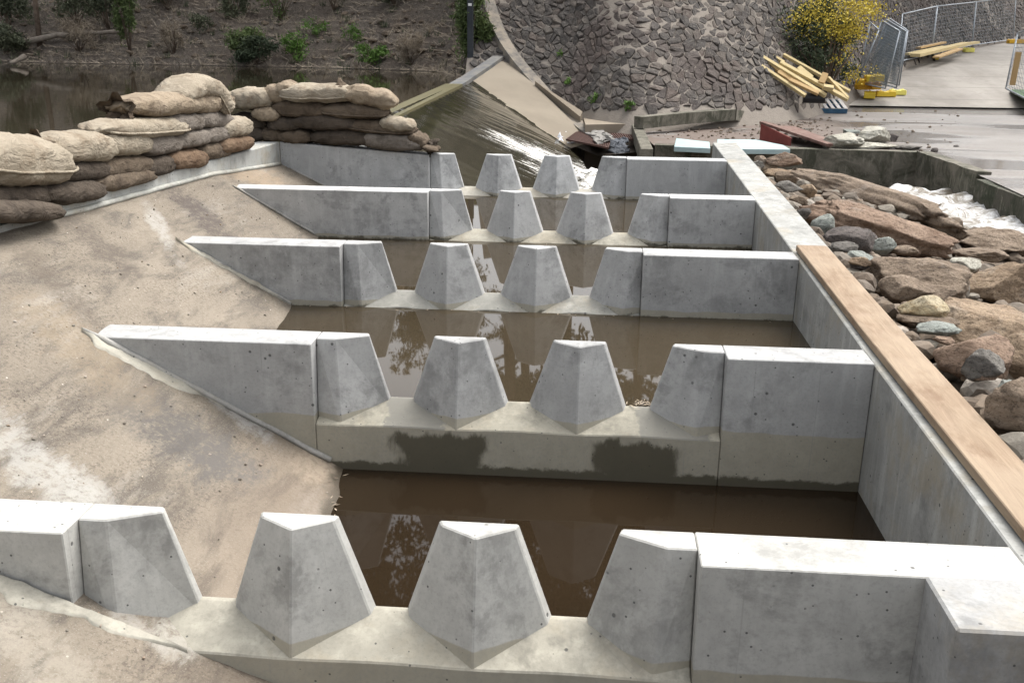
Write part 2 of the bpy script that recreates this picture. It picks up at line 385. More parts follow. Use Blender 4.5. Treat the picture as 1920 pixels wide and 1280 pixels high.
# headwall under the sandbags
hw = thing('concrete_headwall', 'low pale concrete wall under the long left pile of sandbags', 'wall', (-3.36, 8, -1.5))
bm = bmesh.new()
loft(bm, [(-3.52, 5.6, BOT), (-3.288, 5.6, BOT), (-3.288, 10.21, BOT), (-3.52, 10.21, BOT)], [(-3.52, 5.6, -1.095), (-3.288, 5.6, -1.095), (-3.288, 10.21, -1.241), (-3.52, 10.21, -1.241)])
bevel(bm, .01)
link_mesh('wall', bm, concrete('headwall_concrete', (.40, .405, .385)), hw)
bm = bmesh.new(); pts = [(-3.283, 5.62+4.55*k/30, slab_z(-3.283, 5.62+4.55*k/30)+.012+.006*nz((k, 0, 0), .5)) for k in range(31)]
tube(bm, pts, .02, 7); link_mesh('mortar_bead', bm, concrete('headwall_mortar', (.42, .42, .38)), hw, smooth=True)

# ------------------------------------------------------------------ water
def m_water(name, base, rip=.02, sc_=3., dst=.004):
    t = NT(name)
    c = t.mix(t.ramp(t.noise(.9, 3), (.3, 0.), (.7, 1.)), base, tuple(b*.75 for b in base))
    t.b.inputs['IOR'].default_value = 1.33
    n = t.bump(t.noise(sc_, 3, .5, v=t.scl(t.pos, (1, 2.2, 1))), rip, dst)
    return t.done(c, .02, n, .5)
M_POOL = m_water('muddy_pool_water', (.047, .036, .022))
M_POOL0 = m_water('dark_pool_water', (.022, .0145, .008))
for i in range(4):
    bm = bmesh.new(); y0, y1 = Ys[i]-.003, Ys[i+1]-RBP+.003; z = WATER[i]
    bm.faces.new([bm.verts.new(p) for p in ((-3.2, y0, z), (XW+.01, y0, z), (XW+.01, y1, z), (-3.2, y1, z))])
    kind(link_mesh('pool_water', bm, M_POOL0 if i == 0 else M_POOL))
bm = bmesh.new(); bm.faces.new([bm.verts.new(p) for p in ((-1.6, -3, -2.9), (3, -3, -2.9), (3, 2.72, -2.9), (-1.6, 2.72, -2.9))])
kind(link_mesh('pool_water', bm, M_POOL0))
RIV = -1.50
bm = bmesh.new()
bm.faces.new([bm.verts.new(p) for p in ((-70, -10, RIV), (-3.5, -10, RIV), (-3.5, 10.2, RIV), (-3.31, 10.4, RIV), (-3.31, 26, RIV), (-2.9, 27.3, RIV), (-2.9, 42, RIV), (-70, 42, RIV))])
kind(link_mesh('river_water', bm, m_water('river_water', (.034, .028, .018), .10, 2.2, .01)))
# left weir crest outside the frame, behind the camera
bm = bmesh.new(); loft(bm, [(-3.55, -3, BOT), (-3.29, -3, BOT), (-3.29, 5.6, BOT), (-3.55, 5.6, BOT)], [(-3.55, -3, -.97), (-3.29, -3, -.97), (-3.29, 5.6, -1.13), (-3.55, 5.6, -1.13)])
link_mesh('crest_kerb', bm, concrete('crest_kerb_concrete', (.4, .4, .38)), hw)

# ------------------------------------------------------------------ weir beyond
CR = [(10.42, -3.31, -1.50), (16.4, -3.31, -1.53), (22.4, -3.31, -1.52), (26, -3.27, -1.50), (34.5, -3.06, -1.13)]
TOE = [(0, 10.44, -.2, -2.95), (.3, 16.5, .25, -2.95), (.62, 20.5, -.15, -2.80), (.75, 22.0, -.48, -2.71), (1, 23.4, .07, -2.70)]
CRT = [(0, 10.42, -3.31, -1.50), (.3, 19, -3.31, -1.50), (.62, 24, -3.29, -1.51), (.75, 26.0, -3.27, -1.50), (1, 28.3, -2.50, -.93)]
def weir(u, v, dz=0):
    a = interp(CRT, u); b = interp(TOE, u)
    y, x, z = [p+(q-p)*v for p, q in zip(a, b)]
    bulge = .10*math.sin(math.pi*min(1, v))*0
    return Vector((x, y, z+dz+bulge))
t = NT('weir_face'); x, y, z = t.sep()
v_ = t.scl(t.pos, (.5, 5, .5), (0, 0, R(-8)))
c = t.mix(t.ramp(t.noise(.5, 5, .6), (.35, 0.), (.65, 1.)), (.20, .17, .13), (.255, .22, .17))
c = t.mix(t.ramp(t.noise(.6, 4), (.5, 0.), (.7, .4)), c, (.19, .155, .12))
M_WEIR = t.done(c, .9, t.bump(t.noise(30, 4), .3, .01), .3)
bm = bmesh.new(); grid(bm, 60, 30, lambda u, v: weir(u, v))
kind(link_mesh('weir_slope', bm, M_WEIR, smooth=True))
# sheet of water on the weir face, with foam where it breaks
FO = [PZ(930, 262, -2.2), PZ(965, 283, -2.38), PZ(1001, 305, -2.54), PZ(1040, 318, -2.75), PZ(1098, 322, -2.75), PZ(1110, 345, -2.75)]
FW = [.22, .60, .95, 1.1, 1.5, 1.4]
def foam(p):
    best = 0
    for (a, b), (wa, wb) in zip(zip(FO, FO[1:]), zip(FW, FW[1:])):
        d = (b-a); d.z = 0; q = Vector((p.x-a.x, p.y-a.y, 0)); k = max(0, min(1, q.dot(d)/max(1e-6, d.length_squared)))
        dist = (q-d*k).length; best = max(best, 1-dist/(wa+(wb-wa)*k)/1.6)
    return max(0, best)
def m_flow(name, deep, amb=.0):
    t = NT(name); a = t.attr('foam')
    v = t.scl(t.pos, (.7, 4.5, .7), (0, 0, R(-20)))
    s = t.noise(2.2, 6, .7, v=v, dist=.8); s2 = t.noise(9, 4, .8, dist=1)
    f = t.math('ADD', a, t.math('MULTIPLY_ADD', s, 3.2, -1.75)); f = t.math('ADD', f, t.math('MULTIPLY_ADD', s2, 1.2, -.62))
    f = t.math('MULTIPLY', t.step(f, .30, .95), t.step(a, .0, .22))
    f = t.math('MAXIMUM', f, t.math('MULTIPLY', t.step(s, .66, .74), amb))
    c = t.mix(t.ramp(t.noise(.5, 3, v=v), (.35, 0.), (.65, 1.)), deep, tuple(q*1.6 for q in deep))
    c = t.mix(f, c, t.mix(s2, (.55, .52, .45), (.82, .82, .80)))
    n = t.bump(s, .15, .005); n = t.bump(s2, .12, .004, n)
    t.b.inputs['IOR'].default_value = 1.33
    return t.done(c, t.math('MULTIPLY_ADD', f, .5, .05), n, .22)
def foam_attr(o, fn):
    at_ = o.data.attributes.new('foam', 'FLOAT', 'POINT'); mw = o.location
    for k, vv in enumerate(o.data.vertices): at_.data[k].value = fn(vv.co+mw)
M_FLOW = m_flow('flowing_water', (.020, .018, .011), .20)
bm = bmesh.new()
def wsheet(u, v):
    uu = u*.77; 
    w = (1 if u < .97 else 0)
    p = weir(uu, v, .03*(1 if u < .9 else max(-.4, (1-u)/.1)))
    p.z += .006*nz((p.x*1.2, p.y*3, 0), 1.)
    return p
grid(bm, 150, 70, wsheet)
o = kind(link_mesh('spilling_water', bm, M_FLOW, smooth=True)); foam_attr(o, foam)
bm = bmesh.new()
def pool5(u, v):
    x = -1.2+2.85*u+.0; y = 10.45+8.3*v+ (0)
    p = Vector((x, y, -2.78)); fo = foam(p); p.z += .10*fo*(1+nz((x, y, 0), 3))+.02*nz((x, y, 2), 2); return p
grid(bm, 60, 110, pool5)
o = kind(link_mesh('tailwater', bm, M_FLOW, smooth=True)); foam_attr(o, foam)
# darker dry strip line and crest kerb of weir
bm = bmesh.new()
for k in range(12):
    pass
kp = [(-3.34, 24.2, -1.53), (-3.30, 26, -1.47), (-2.92, 27.15, -1.20), (-2.53, 28.4, -.90)]
for a, b in zip(kp, kp[1:]): bar(bm, a, b, .34, .10)
t = NT('grey_crest'); M_GREY = t.done(t.mix(t.ramp(t.noise(2.5, 5, .7), (.4, 0.), (.6, 1.)), (.20, .19, .17), (.13, .135, .14)), .85, t.bump(t.noise(30), .3, .01), .3)
crest = thing('weir_crest', 'grey worn concrete crest of the weir rising out of the river', 'weir crest', (-3.2, 28, -1.4))
link_mesh('crest_cap', bm, M_GREY, crest)
bm = bmesh.new(); bar(bm, (-3.37, 15.5, -1.545), (-3.36, 24.25, -1.52), .42, .10)
t = NT('algae_crest'); link_mesh('mossy_edge', bm, t.done(t.mix(t.noise(3, 4), (.13, .11, .04), (.07, .065, .035)), .5, None, .4), crest)

# ------------------------------------------------------------------ ground and embankments
GZ = -2.42
t = NT('soil'); M_SOIL = t.done(t.mix(t.ramp(t.noise(.8, 6, .7), (.35, 0.), (.65, 1.)), (.10, .075, .055), (.19, .15, .115)), .95, t.bump(t.noise(9, 6, .8), .8, .05), .2)
bm = bmesh.new(); bm.faces.new([bm.verts.new(p) for p in ((-400, -300, -3.6), (400, -300, -3.6), (400, 700, -3.6), (-400, 700, -3.6))])
kind(link_mesh('ground', bm, M_SOIL))
FOOT = [Vector((-60, 40, -1.6)), PY(-250, 108, 34)+Vector((0, 0, 0)), PY(0, 112, 33), PY(200, 116, 32.5), PY(400, 119, 32.4), PY(650, 122, 31.6), PY(800, 126, 30.8), PY(846, 129, 30.0), Vector((-3.6, 27.9, -1.55)), Vector((-2.9, 27.2, -1.6))]
for p in FOOT[1:8]: p.z = min(p.z, -1.52)
FOOT2 = [Vector((-3.5, 27.4, -1.6)), Vector((-2.4, 26.9, -1.85)), Vector((-1.3, 26.25, -2.12)), Vector((-.4, 25.7, -2.28)), PY(1092, 206, 25.2), PY(1200, 211, 23.4), PY(1290, 205, 24.4), PY(1372, 200, 25.2), PY(1500, 206, 27.0), PY(1560, 184, 30.5), PY(1620, 155, 34), PY(1700, 117, 38.5), PY(1830, 84, 48), PY(1920, 69, 56), PY(2200, 62, 70)]
def resample(pts, step):
    out = [pts[0].copy()]
    for a, b in zip(pts, pts[1:]):
        n = max(1, round((b-a).length/step))
        for k in range(1, n+1): out.append(a.lerp(b, k/n))
    return out
def bank(foot, slope, hmax, step, updir, amp, nsc=1.):
    ft = resample(foot, step)
    for _ in range(6):
        ft = [ft[0]]+[(a+b*2+c)/4 for a, b, c in zip(ft, ft[1:], ft[2:])]+[ft[-1]]
    nt = int(hmax/step)
    rows = []
    for k, p in enumerate(ft):
        r = []
        for j in range(-1, nt+1):
            tt = j*step if j >= 0 else -1.0
            q = p+Vector((updir[0]*tt, updir[1]*tt, slope*tt if tt < hmax else slope*hmax))
            q.z += amp*nz(q, nsc, 4) if j > 0 else 0
            r.append(q)
        rows.append(r)
    return rows, ft
def rows_mesh(bm, rows):
    vs = [[bm.verts.new(p) for p in r] for r in rows]
    for a, b in zip(vs, vs[1:]):
        for j in range(len(a)-1): bm.faces.new((a[j], b[j], b[j+1], a[j+1]))
UL = Vector((0, 1)); 
rowsL, ftL = bank(FOOT, .52, 11, .35, (.05, 1), .22, .7)
t = NT('bank_litter'); fi = t.noise(14, 6, .8, dist=1); bi = t.noise(.7, 5, .7)
c = t.mix(t.ramp(fi, (.35, 0.), (.65, 1.)), (.075, .063, .052), (.25, .215, .18))
c = t.mix(t.ramp(bi, (.45, 0.), (.6, .6)), c, (.14, .11, .088))
M_LIT = t.done(c, .95, t.bump(fi, 1., .12), .2)
bm = bmesh.new(); rows_mesh(bm, rowsL); kind(link_mesh('river_bank', bm, M_LIT, smooth=True))
UR = (-.05, 1)
rowsR, ftR = bank(FOOT2, .74, 9, .5, UR, .05, .5)
t = NT('grout'); M_GROUT = t.done(t.mix(t.noise(6, 5, .7), (.15, .13, .11), (.27, .24, .205)), .95, t.bump(t.noise(25, 5), .6, .03), .2)
bm = bmesh.new(); rows_mesh(bm, rowsR); kind(link_mesh('embankment', bm, M_GROUT, smooth=True))
# high ground behind both banks
bm = bmesh.new()
top = [r[-1] for r in rowsL]+[r[-1] for r in rowsR]
vs = [[bm.verts.new(p), bm.verts.new((p.x*1.6, p.y+60, p.z+1.5)), bm.verts.new((p.x*6, p.y+500, p.z+4))] for p in top]
for a, b in zip(vs, vs[1:]):
    for j in range(2): bm.faces.new((a[j], b[j], b[j+1], a[j+1]))
kind(link_mesh('hills', bm, M_SOIL))

# grouted stones, convex cells shrunk inside their neighbours
def clip(poly, a, n):
    out = []
    for i in range(len(poly)):
        p, q = poly[i], poly[(i+1) % len(poly)]
        dp = (p[0]-a[0])*n[0]+(p[1]-a[1])*n[1]; dq = (q[0]-a[0])*n[0]+(q[1]-a[1])*n[1]
        if dp <= 0: out.append(p)
        if dp*dq < 0:
            k = dp/(dp-dq); out.append((p[0]+(q[0]-p[0])*k, p[1]+(q[1]-p[1])*k))
    return out
cum = [0]
for a, b in zip(ftR, ftR[1:]): cum.append(cum[-1]+(b-a).length)
def arc(s):
    for k in range(len(cum)-1):
        if s <= cum[k+1]:
            return ftR[k].lerp(ftR[k+1], (s-cum[k])/(cum[k+1]-cum[k]))
    return ftR[-1]
rnd = random.Random(3)
CU, CV = .31, .235
smax = 52.; NU, NV = int(smax/CU), int(6.2/CV)
pt_ = {}
for a in range(-1, NU+2):
    for b in range(-1, NV+2):
        pt_[a, b] = ((a+rnd.uniform(-.12, 1.12)+(.5 if b % 2 else 0))*CU, (b+rnd.uniform(-.1, 1.1))*CV)
bm = bmesh.new(); shade_f = bm.faces.layers.float.new('shade')
slen = math.sqrt(1+.74**2)
for a in range(NU):
    for b in range(NV):
        c0 = pt_[a, b]
        if rnd.random() < .012: continue
        poly = [(c0[0]-.6, c0[1]-.5), (c0[0]+.6, c0[1]-.5), (c0[0]+.6, c0[1]+.5), (c0[0]-.6, c0[1]+.5)]
        gap = rnd.uniform(.006, .015)
        for da in (-2, -1, 0, 1, 2):
            for db in (-2, -1, 0, 1, 2):
                if (da or db) and (a+da, b+db) in pt_:
                    q = pt_[a+da, b+db]; dx, dy = q[0]-c0[0], q[1]-c0[1]; L = math.hypot(dx, dy)
                    if L < .02: continue
                    poly = clip(poly, ((c0[0]+q[0])/2-dx/L*gap, (c0[1]+q[1])/2-dy/L*gap), (dx/L, dy/L))
        if len(poly) < 3: continue
        mx, my = sum(p[0] for p in poly)/len(poly), sum(p[1] for p in poly)/len(poly)
        area = abs(sum(poly[i][0]*poly[(i+1) % len(poly)][1]-poly[(i+1) % len(poly)][0]*poly[i][1] for i in range(len(poly))))/2
        if area < .004: continue
        # round the corners: two points per edge
        pr = []
        for i in range(len(poly)):
            p, q = poly[i], poly[(i+1) % len(poly)]
            for kk in (.13, .87):
                pr.append((p[0]+(q[0]-p[0])*kk+rnd.uniform(-.012, .012), p[1]+(q[1]-p[1])*kk+rnd.uniform(-.012, .012)))
        hh = min(.07, .022+area*.3)*rnd.uniform(.5, 1.5); tx, ty = rnd.uniform(-.22, .22), rnd.uniform(-.25, .30)
        def W(s, tt, h):
            tt = tt/slen
            p = arc(max(0, min(smax, s)))
            q = p+Vector((UR[0]*tt, UR[1]*tt, .74*tt)); nrm = Vector((0, -.6, .8))
            return q+nrm*h
        sh = rnd.random()
        rings = []
        for kk, hf in ((1.0, -.06), (.985, .55), (.88, .95), (.45, 1.05)):
            ring = []
            for p in pr:
                u, v = mx+(p[0]-mx)*kk, my+(p[1]-my)*kk
                h = hh*hf+((u-mx)*tx+(v-my)*ty)*(1 if hf > 0 else 0)
                h += (.022*nz((u*7, v*7, sh*9), 1.) if hf > .6 else 0)
                ring.append(bm.verts.new(W(u, v, h)))
            rings.append(ring)
        fs = []
        for r0, r1 in zip(rings, rings[1:]):
            for i in range(len(r0)): fs.append(bm.faces.new((r0[i], r0[(i+1) % len(r0)], r1[(i+1) % len(r0)], r1[i])))
        fs.append(bm.faces.new(rings[-1]))
        for f_ in fs: f_[shade_f] = sh
t = NT('bluestone'); sh = t.attr('shade'); fi = t.noise(11, 6, .75)
c = t.ramp(sh, (0., (.045, .040, .038)), (.35, (.072, .063, .058)), (.6, (.058, .053, .051)), (.8, (.092, .072, .062)), (1., (.125, .110, .095)))
c = t.mix(t.ramp(fi, (.4, 0.), (.65, .6)), c, (.165, .15, .13))
c = t.mix(t.ramp(t.noise(.35, 3), (.5, 0.), (.62, .35)), c, (.11, .078, .068))
M_STONE = t.done(c, .9, t.bump(fi, .8, .05), .25)
kind(link_mesh('stone_pitching', bm, M_STONE), 'stuff')['label'] = 'dark grouted stone pitching covering the embankment'

def on_bank(px, py, left=True):
    """point on the bank surface along a sight line (marching)"""
    d = ray(px, py); ft = ftL if left else ftR; sl = .52 if left else .74; ud = (.05, 1) if left else UR
    y = 22.
    while y < 60:
        p = d*y
        # nearest foot by x
        best = min(ft, key=lambda q: abs(q.x+(p.y-q.y)*ud[0]-p.x))
        tt = p.y-best.y
        if tt > 0 and p.z <= best.z+sl*tt: return p
        y += .1
    return d*36
# ------------------------------------------------------------------ apron, ramp, low walls
t = NT('wet_apron'); v = t.scl(t.pos, (.22, .55, 1), (0, 0, R(10)))
a_ = t.noise(.8, 3, .5, v=v, dist=.4); fi = t.noise(30, 4, .8)
wetf = t.ramp(a_, (.46, 0.), (.56, 1.))
c = t.mix(t.ramp(t.noise(.8, 5, .7, v=v), (.4, 0.), (.6, 1.)), (.15, .135, .12), (.22, .205, .19))
c = t.mix(t.math('MULTIPLY', t.ramp(fi, (.4, 1.), (.5, 0.)), .5), c, (.07, .06, .055))
c = t.mix(t.math('MULTIPLY', wetf, .55), c, (.07, .062, .055))
xx, yy, zz = t.sep()
mud = t.math('MULTIPLY', t.step(xx, 7.5, 5.0), t.step(t.noise(.9, 5, .7), .35, .5))
c = t.mix(t.math('MULTIPLY', mud, .8), c, (.11, .075, .055))
rg = t.math('MULTIPLY_ADD', wetf, -.58, .75); rg = t.math('MAXIMUM', rg, t.math('MULTIPLY', mud, .7))
M_APR = t.done(c, rg, t.bump(fi, .1, .004), .5)
bm = bmesh.new()
apr = [PZ(1215, 262, GZ), PZ(1205, 235, GZ), PZ(1372, 212, GZ), PZ(1480, 207, GZ), PZ(1590, 196, GZ), PZ(1960, 190, GZ), PZ(2700, 215, GZ), Vector((40, 8, GZ)), PZ(1985, 395, GZ), PZ(1918, 366, GZ), PZ(1832, 327, GZ), PZ(1722, 288, GZ), PZ(1480, 281, GZ), PZ(1228, 274, GZ)]
bm.faces.new([bm.verts.new(p) for p in apr]); bmesh.ops.triangulate(bm, faces=bm.faces)
kind(link_mesh('apron', bm, M_APR))
t = NT('ramp_concrete'); xx, yy, zz = t.sep()
c = t.mix(t.ramp(t.noise(.5, 6, .65, v=t.scl(t.pos, (1, .5, 1))), (.38, 0.), (.62, 1.)), (.20, .18, .155), (.31, .285, .25))
jn = t.math('LESS_THAN', t.math('ABSOLUTE', t.math('SUBTRACT', t.math('PINGPONG', t.math('MULTIPLY_ADD', t.noise(1.5, 2), .06, yy), 2.1), 1.05)), .018)
c = t.mix(t.math('MULTIPLY', jn, .8), c, (.06, .055, .05))
c = t.mix(t.ramp(t.noise(3, 5, .8), (.56, 0.), (.7, .5)), c, (.13, .11, .09))
M_RAMP = t.done(c, .8, t.bump(t.noise(40, 4), .3, .01), .4)
def ramp_z(y): return interp([(30.4, GZ+.004), (31.0, GZ+.012), (34, -2.05), (38.5, -1.50), (48, -.97), (56, -.65), (90, .3)], y)[0]
bm = bmesh.new()
lft = [PZ(1588, 201, GZ), PY(1603, 184, 32), PY(1632, 155, 34), PY(1705, 117, 38.5), PY(1834, 84, 48), PY(1925, 69, 56), PY(2210, 62, 70)]
def rp(u, v):
    k = u*(len(lft)-1); a = int(min(k, len(lft)-2)); p = lft[a].lerp(lft[a+1], k-a)
    return Vector((p.x+26*v, p.y, ramp_z(p.y)))
grid(bm, 36, 4, rp); kind(link_mesh('ramp', bm, M_RAMP, smooth=True))

def m_mossy(name, a=(.17, .155, .125), b=(.06, .06, .042)):
    t = NT(name); n1 = t.noise(2.2, 6, .7, dist=.8)
    c = t.mix(t.ramp(n1, (.4, 0.), (.6, 1.)), a, b); c = t.mix(t.ramp(t.noise(6, 5, .7, v=t.scl(t.pos, (2, 2, .6))), (.55, 0.), (.7, .7)), c, (.25, .235, .19))
    return t.done(c, .85, t.bump(t.noise(18, 5, .8), .6, .02), .3)
M_MOSS = m_mossy('mossy_concrete')
lw = thing('channel_wall', 'low mossy concrete wall round the side channel with foaming water below it', 'wall', PZ(1722, 300, -2.9))
segs = [(PZ(1228, 274, GZ), PZ(1480, 281, GZ)), (PZ(1480, 281, GZ), PZ(1722, 288, GZ)), (PZ(1722, 288, GZ), PZ(1834, 328, GZ)), (PZ(1834, 334, GZ), PZ(1922, 368, GZ)), (PZ(1922, 368, GZ), PZ(2060, 425, GZ))]
for k, (a, b) in enumerate(segs):
    bm = bmesh.new(); d = (b-a).normalized(); nn = Vector((-d.y, d.x, 0))*(.22)
    h = [.03, .03, .05, -.02, -.04][k]
    n = 14
    def wv(u, s, top):
        p = a.lerp(b, u)+nn*s; p.z = (GZ+h+.012*nz(p, 3)) if top else -3.5
        p.x += .01*nz(p, 4); return p
    T = [[bm.verts.new(wv(i/n, s, True)) for s in (-.15, 1)] for i in range(n+1)]; B = [[bm.verts.new(wv(i/n, s, False)) for s in (-.15, 1)] for i in range(n+1)]
    for i in range(n):
        bm.faces.new((T[i][0], T[i][1], T[i+1][1], T[i+1][0]))
        for s in (0, 1): bm.faces.new((T[i][s], T[i+1][s], B[i+1][s], B[i][s]))
    bm.faces.new((T[0][0], T[0][1], B[0][1], B[0][0])); bm.faces.new((T[n][0], T[n][1], B[n][1], B[n][0]))
    link_mesh('wall_section', bm, M_MOSS if k < 3 else m_mossy('mossy_dark_%d' % k, (.07, .065, .05), (.03, .035, .02)), lw)
# kerb along foot of stones
kb = thing('stone_kerb', 'low grey concrete kerb at the foot of the stone embankment', 'kerb', PZ(1200, 238, GZ))
bm = bmesh.new()
kpts = [PY(1198, 218, 22.6), PY(1290, 209, 23.6), PY(1370, 204, 24.6), PY(1384, 207, 25.4)]
for a, b in zip(kpts, kpts[1:]): bar(bm, a+Vector((0, 0, -.14)), b+Vector((0, 0, -.14)), .30, .26)
link_mesh('kerb', bm, M_MOSS, kb)
ldg = [PZ(1090, 208, -2.3), PZ(1196, 212, -2.3), PZ(1197, 232, -2.3), PZ(1098, 234, -2.3)]
bm = bmesh.new(); loft(bm, [(p.x, p.y, -3.3) for p in ldg], ldg)
t = NT('tan_concrete'); M_TAN = t.done(t.mix(t.noise(2, 5, .7), (.21, .175, .13), (.29, .245, .19)), .9, t.bump(t.noise(30), .3, .01), .3)
link_mesh('ledge', bm, M_TAN, kb)
bm = bmesh.new(); a, b = PZ(1192, 230, -2.32), PZ(1213, 282, -2.36); bar(bm, a+Vector((0, 0, -.12)), b+Vector((0, 0, -.12)), .24, .3); bevel(bm, .01)
link_mesh('beam', bm, M_MOSS, kb)
# strip wall that follows the edge of weir slab up the bank
sp_ = [on_bank(a, b, False)+Vector((0, -.12, .14)) for a, b in ((903, -60), (916, 5), (926, 45), (945, 88), (974, 128), (1010, 165))]+[PY(1052, 205, 25.5), PY(1086, 234, 24.4), PY(1112, 250, 23.4)]
stw = thing('wing_kerb', 'narrow curved concrete kerb running down the stone embankment beside the dry weir slab', 'kerb', sp_[4])
ss = resample(sp_, .5)
for _ in range(4): ss = [ss[0]]+[(a+b*2+c)/4 for a, b, c in zip(ss, ss[1:], ss[2:])]+[ss[-1]]
bm = bmesh.new(); rings = []
for i, p in enumerate(ss):
    d = ss[min(i+1, len(ss)-1)]-ss[max(i-1, 0)]; d.z = 0; d.normalize(); s = Vector((-d.y, d.x, 0))*.17
    rings.append([bm.verts.new(p+s), bm.verts.new(p-s), bm.verts.new(p-s+Vector((0, 0, -1.3))), bm.verts.new(p+s+Vector((0, 0, -1.3)))])
for a, b in zip(rings, rings[1:]):
    for k in range(4): bm.faces.new((a[k], a[(k+1) % 4], b[(k+1) % 4], b[k]))
bm.faces.new(rings[0]); bm.faces.new(rings[-1][::-1])
t = NT('kerb_grey'); M_KG = t.done(t.mix(t.ramp(t.noise(1.1, 6, .75), (.42, 0.), (.58, 1.)), (.26, .225, .18), (.10, .098, .095)), .9, t.bump(t.noise(30), .3, .01), .3)
link_mesh('kerb', bm, M_KG, stw)
# small tan slab right of the strip
bm = bmesh.new(); q = [PY(1003, 152, 26.4), PY(1092, 209, 24.6), PY(1088, 219, 24.4), PY(1040, 190, 25.6)]
bm.faces.new([bm.verts.new(p) for p in q]); r_ = bmesh.ops.extrude_face_region(bm, geom=bm.faces[:]); bmesh.ops.translate(bm, verts=[v for v in r_['geom'] if isinstance(v, bmesh.types.BMVert)], vec=(0, .3, -.6))
link_mesh('side_slab', bm, M_TAN, stw)

# ------------------------------------------------------------------ generic builders: rocks, bags, plants
def simple(name, c1, c2, sc_=4, rough=.85, bmp=.3, spec=.3, metal=0, dist=.01):
    t = NT(name); n = t.noise(sc_, 5, .7); t.b.inputs['Metallic'].default_value = metal
    return t.done(t.mix(t.ramp(n, (.35, 0.), (.65, 1.)), c1, c2), rough, t.bump(t.noise(sc_*5, 4), bmp, dist), spec)
def m_rock(name, a, b, c_, speck=(.4, .38, .34)):
    t = NT(name); v = t.scl(t.pos, (1, 1, 2.2), (R(25), R(15), R(40)))
    n1 = t.noise(2.6, 7, .7, v=v, dist=.7); n2 = t.noise(13, 6, .75, v=v); n3 = t.noise(45, 3, .8)
    c = t.mix(t.ramp(n1, (.36, 0.), (.62, 1.)), a, b); c = t.mix(t.ramp(n2, (.5, 0.), (.66, .8)), c, c_)
    c = t.mix(t.ramp(t.noise(1.7, 5, .7), (.58, 0.), (.70, .6)), c, speck); c = t.mix(t.ramp(n3, (.36, .7), (.48, 0.)), c, tuple(q*.4 for q in a))
    n = t.bump(n2, .9, .05); n = t.bump(n3, .5, .012, n)
    return t.done(c, .88, n, .3)
MR = dict(
 red=m_rock('reddish_rock', (.175, .112, .075), (.30, .215, .155), (.13, .085, .06), (.33, .29, .24)),
 brown=m_rock('brown_rock', (.16, .118, .082), (.29, .225, .165), (.105, .078, .058), (.30, .27, .24)),
 tan=m_rock('tan_rock', (.22, .155, .10), (.37, .28, .19), (.14, .10, .07), (.36, .32, .27)),
 grey=m_rock('grey_rock', (.11, .10, .09), (.21, .195, .17), (.08, .075, .07), (.30, .29, .27)),
 green=m_rock('greenish_rock', (.20, .22, .20), (.33, .345, .31), (.17, .185, .165), (.42, .43, .40)),
 cream=m_rock('cream_rock', (.38, .30, .17), (.50, .44, .32), (.28, .17, .07), (.6, .56, .46)),
 white=m_rock('white_rock', (.34, .32, .26), (.50, .48, .41), (.20, .19, .15), (.6, .58, .52)),
 dark=m_rock('dark_rock', (.055, .048, .045), (.13, .11, .10), (.17, .145, .13), (.24, .22, .20)))
def rock_bm(seed, a, b, c, rot=(0, 0, 0), sub=4, cuts=7, rough=.16):
    rn = random.Random(seed); bm = bmesh.new(); bmesh.ops.create_icosphere(bm, subdivisions=sub, radius=1)
    pl_ = []
    for _ in range(cuts):
        n = Vector((rn.gauss(0, 1), rn.gauss(0, 1), rn.gauss(0, 1))).normalized(); pl_.append((n, rn.uniform(.55, .86)))
    off = Vector((seed*3.1, seed*1.7, seed))
    for v in bm.verts:
        p = v.co.copy(); p *= 1+rough*1.3*mnoise.fractal(p*1.1+off, .7, 2, 4)
        for n, d in pl_:
            e = p.dot(n)-d
            if e > 0: p -= n*e*.95
        p += v.co*(.05*mnoise.fractal(p*4+off, .8, 2, 4))
        v.co = p
    M = Matrix.Diagonal((a, b, c, 1)); M = (Matrix.Rotation(rot[2], 4, 'Z') @ Matrix.Rotation(rot[1], 4, 'Y') @ Matrix.Rotation(rot[0], 4, 'X')) @ M
    bmesh.ops.transform(bm, matrix=M, verts=bm.verts)
    return bm
def bz(x, y): return -1.55-.25*(x-1.7)-.18*max(0, y-11.5)
def PB(px, py, dz=0):      # point on the boulder ground
    d = ray(px, py); y = .5
    while y < 25:
        p = d*y
        if p.z <= bz(p.x, p.y)+dz: return p
        y += .02
    return d*18
def boulder(seed, px0, py0, px1, py1, matn, label, roll=0, tilt=0, rough=.16, cuts=11, asp=.8, name='boulder', group='boulders beside the fishway', cat='boulder', base=None):
    cx, cyy = (px0+px1)/2, (py0+py1)/2
    p = base or PB(cx, cyy+ (py1-py0)*.12, .05)
    k = p.y/F*1.02
    a = (px1-px0)/2*k*1.15; hp = (py1-py0)/2*k*1.2
    s = (cyy-45)/F; b = a*asp; c = max(hp*.55, hp-b*s*.9); c = min(c, hp)
    if not base: p.x = max(p.x, 1.75+a*.92)
    bm = rock_bm(seed, a, b, c, (tilt, roll, 0), 5 if a > .25 else 4, cuts, rough)
    bmesh.ops.translate(bm, verts=bm.verts, vec=p)
    return tag(link_mesh(name, bm, MR[matn], origin=p-Vector((0, 0, c*.6)), smooth=True), label, cat, group)
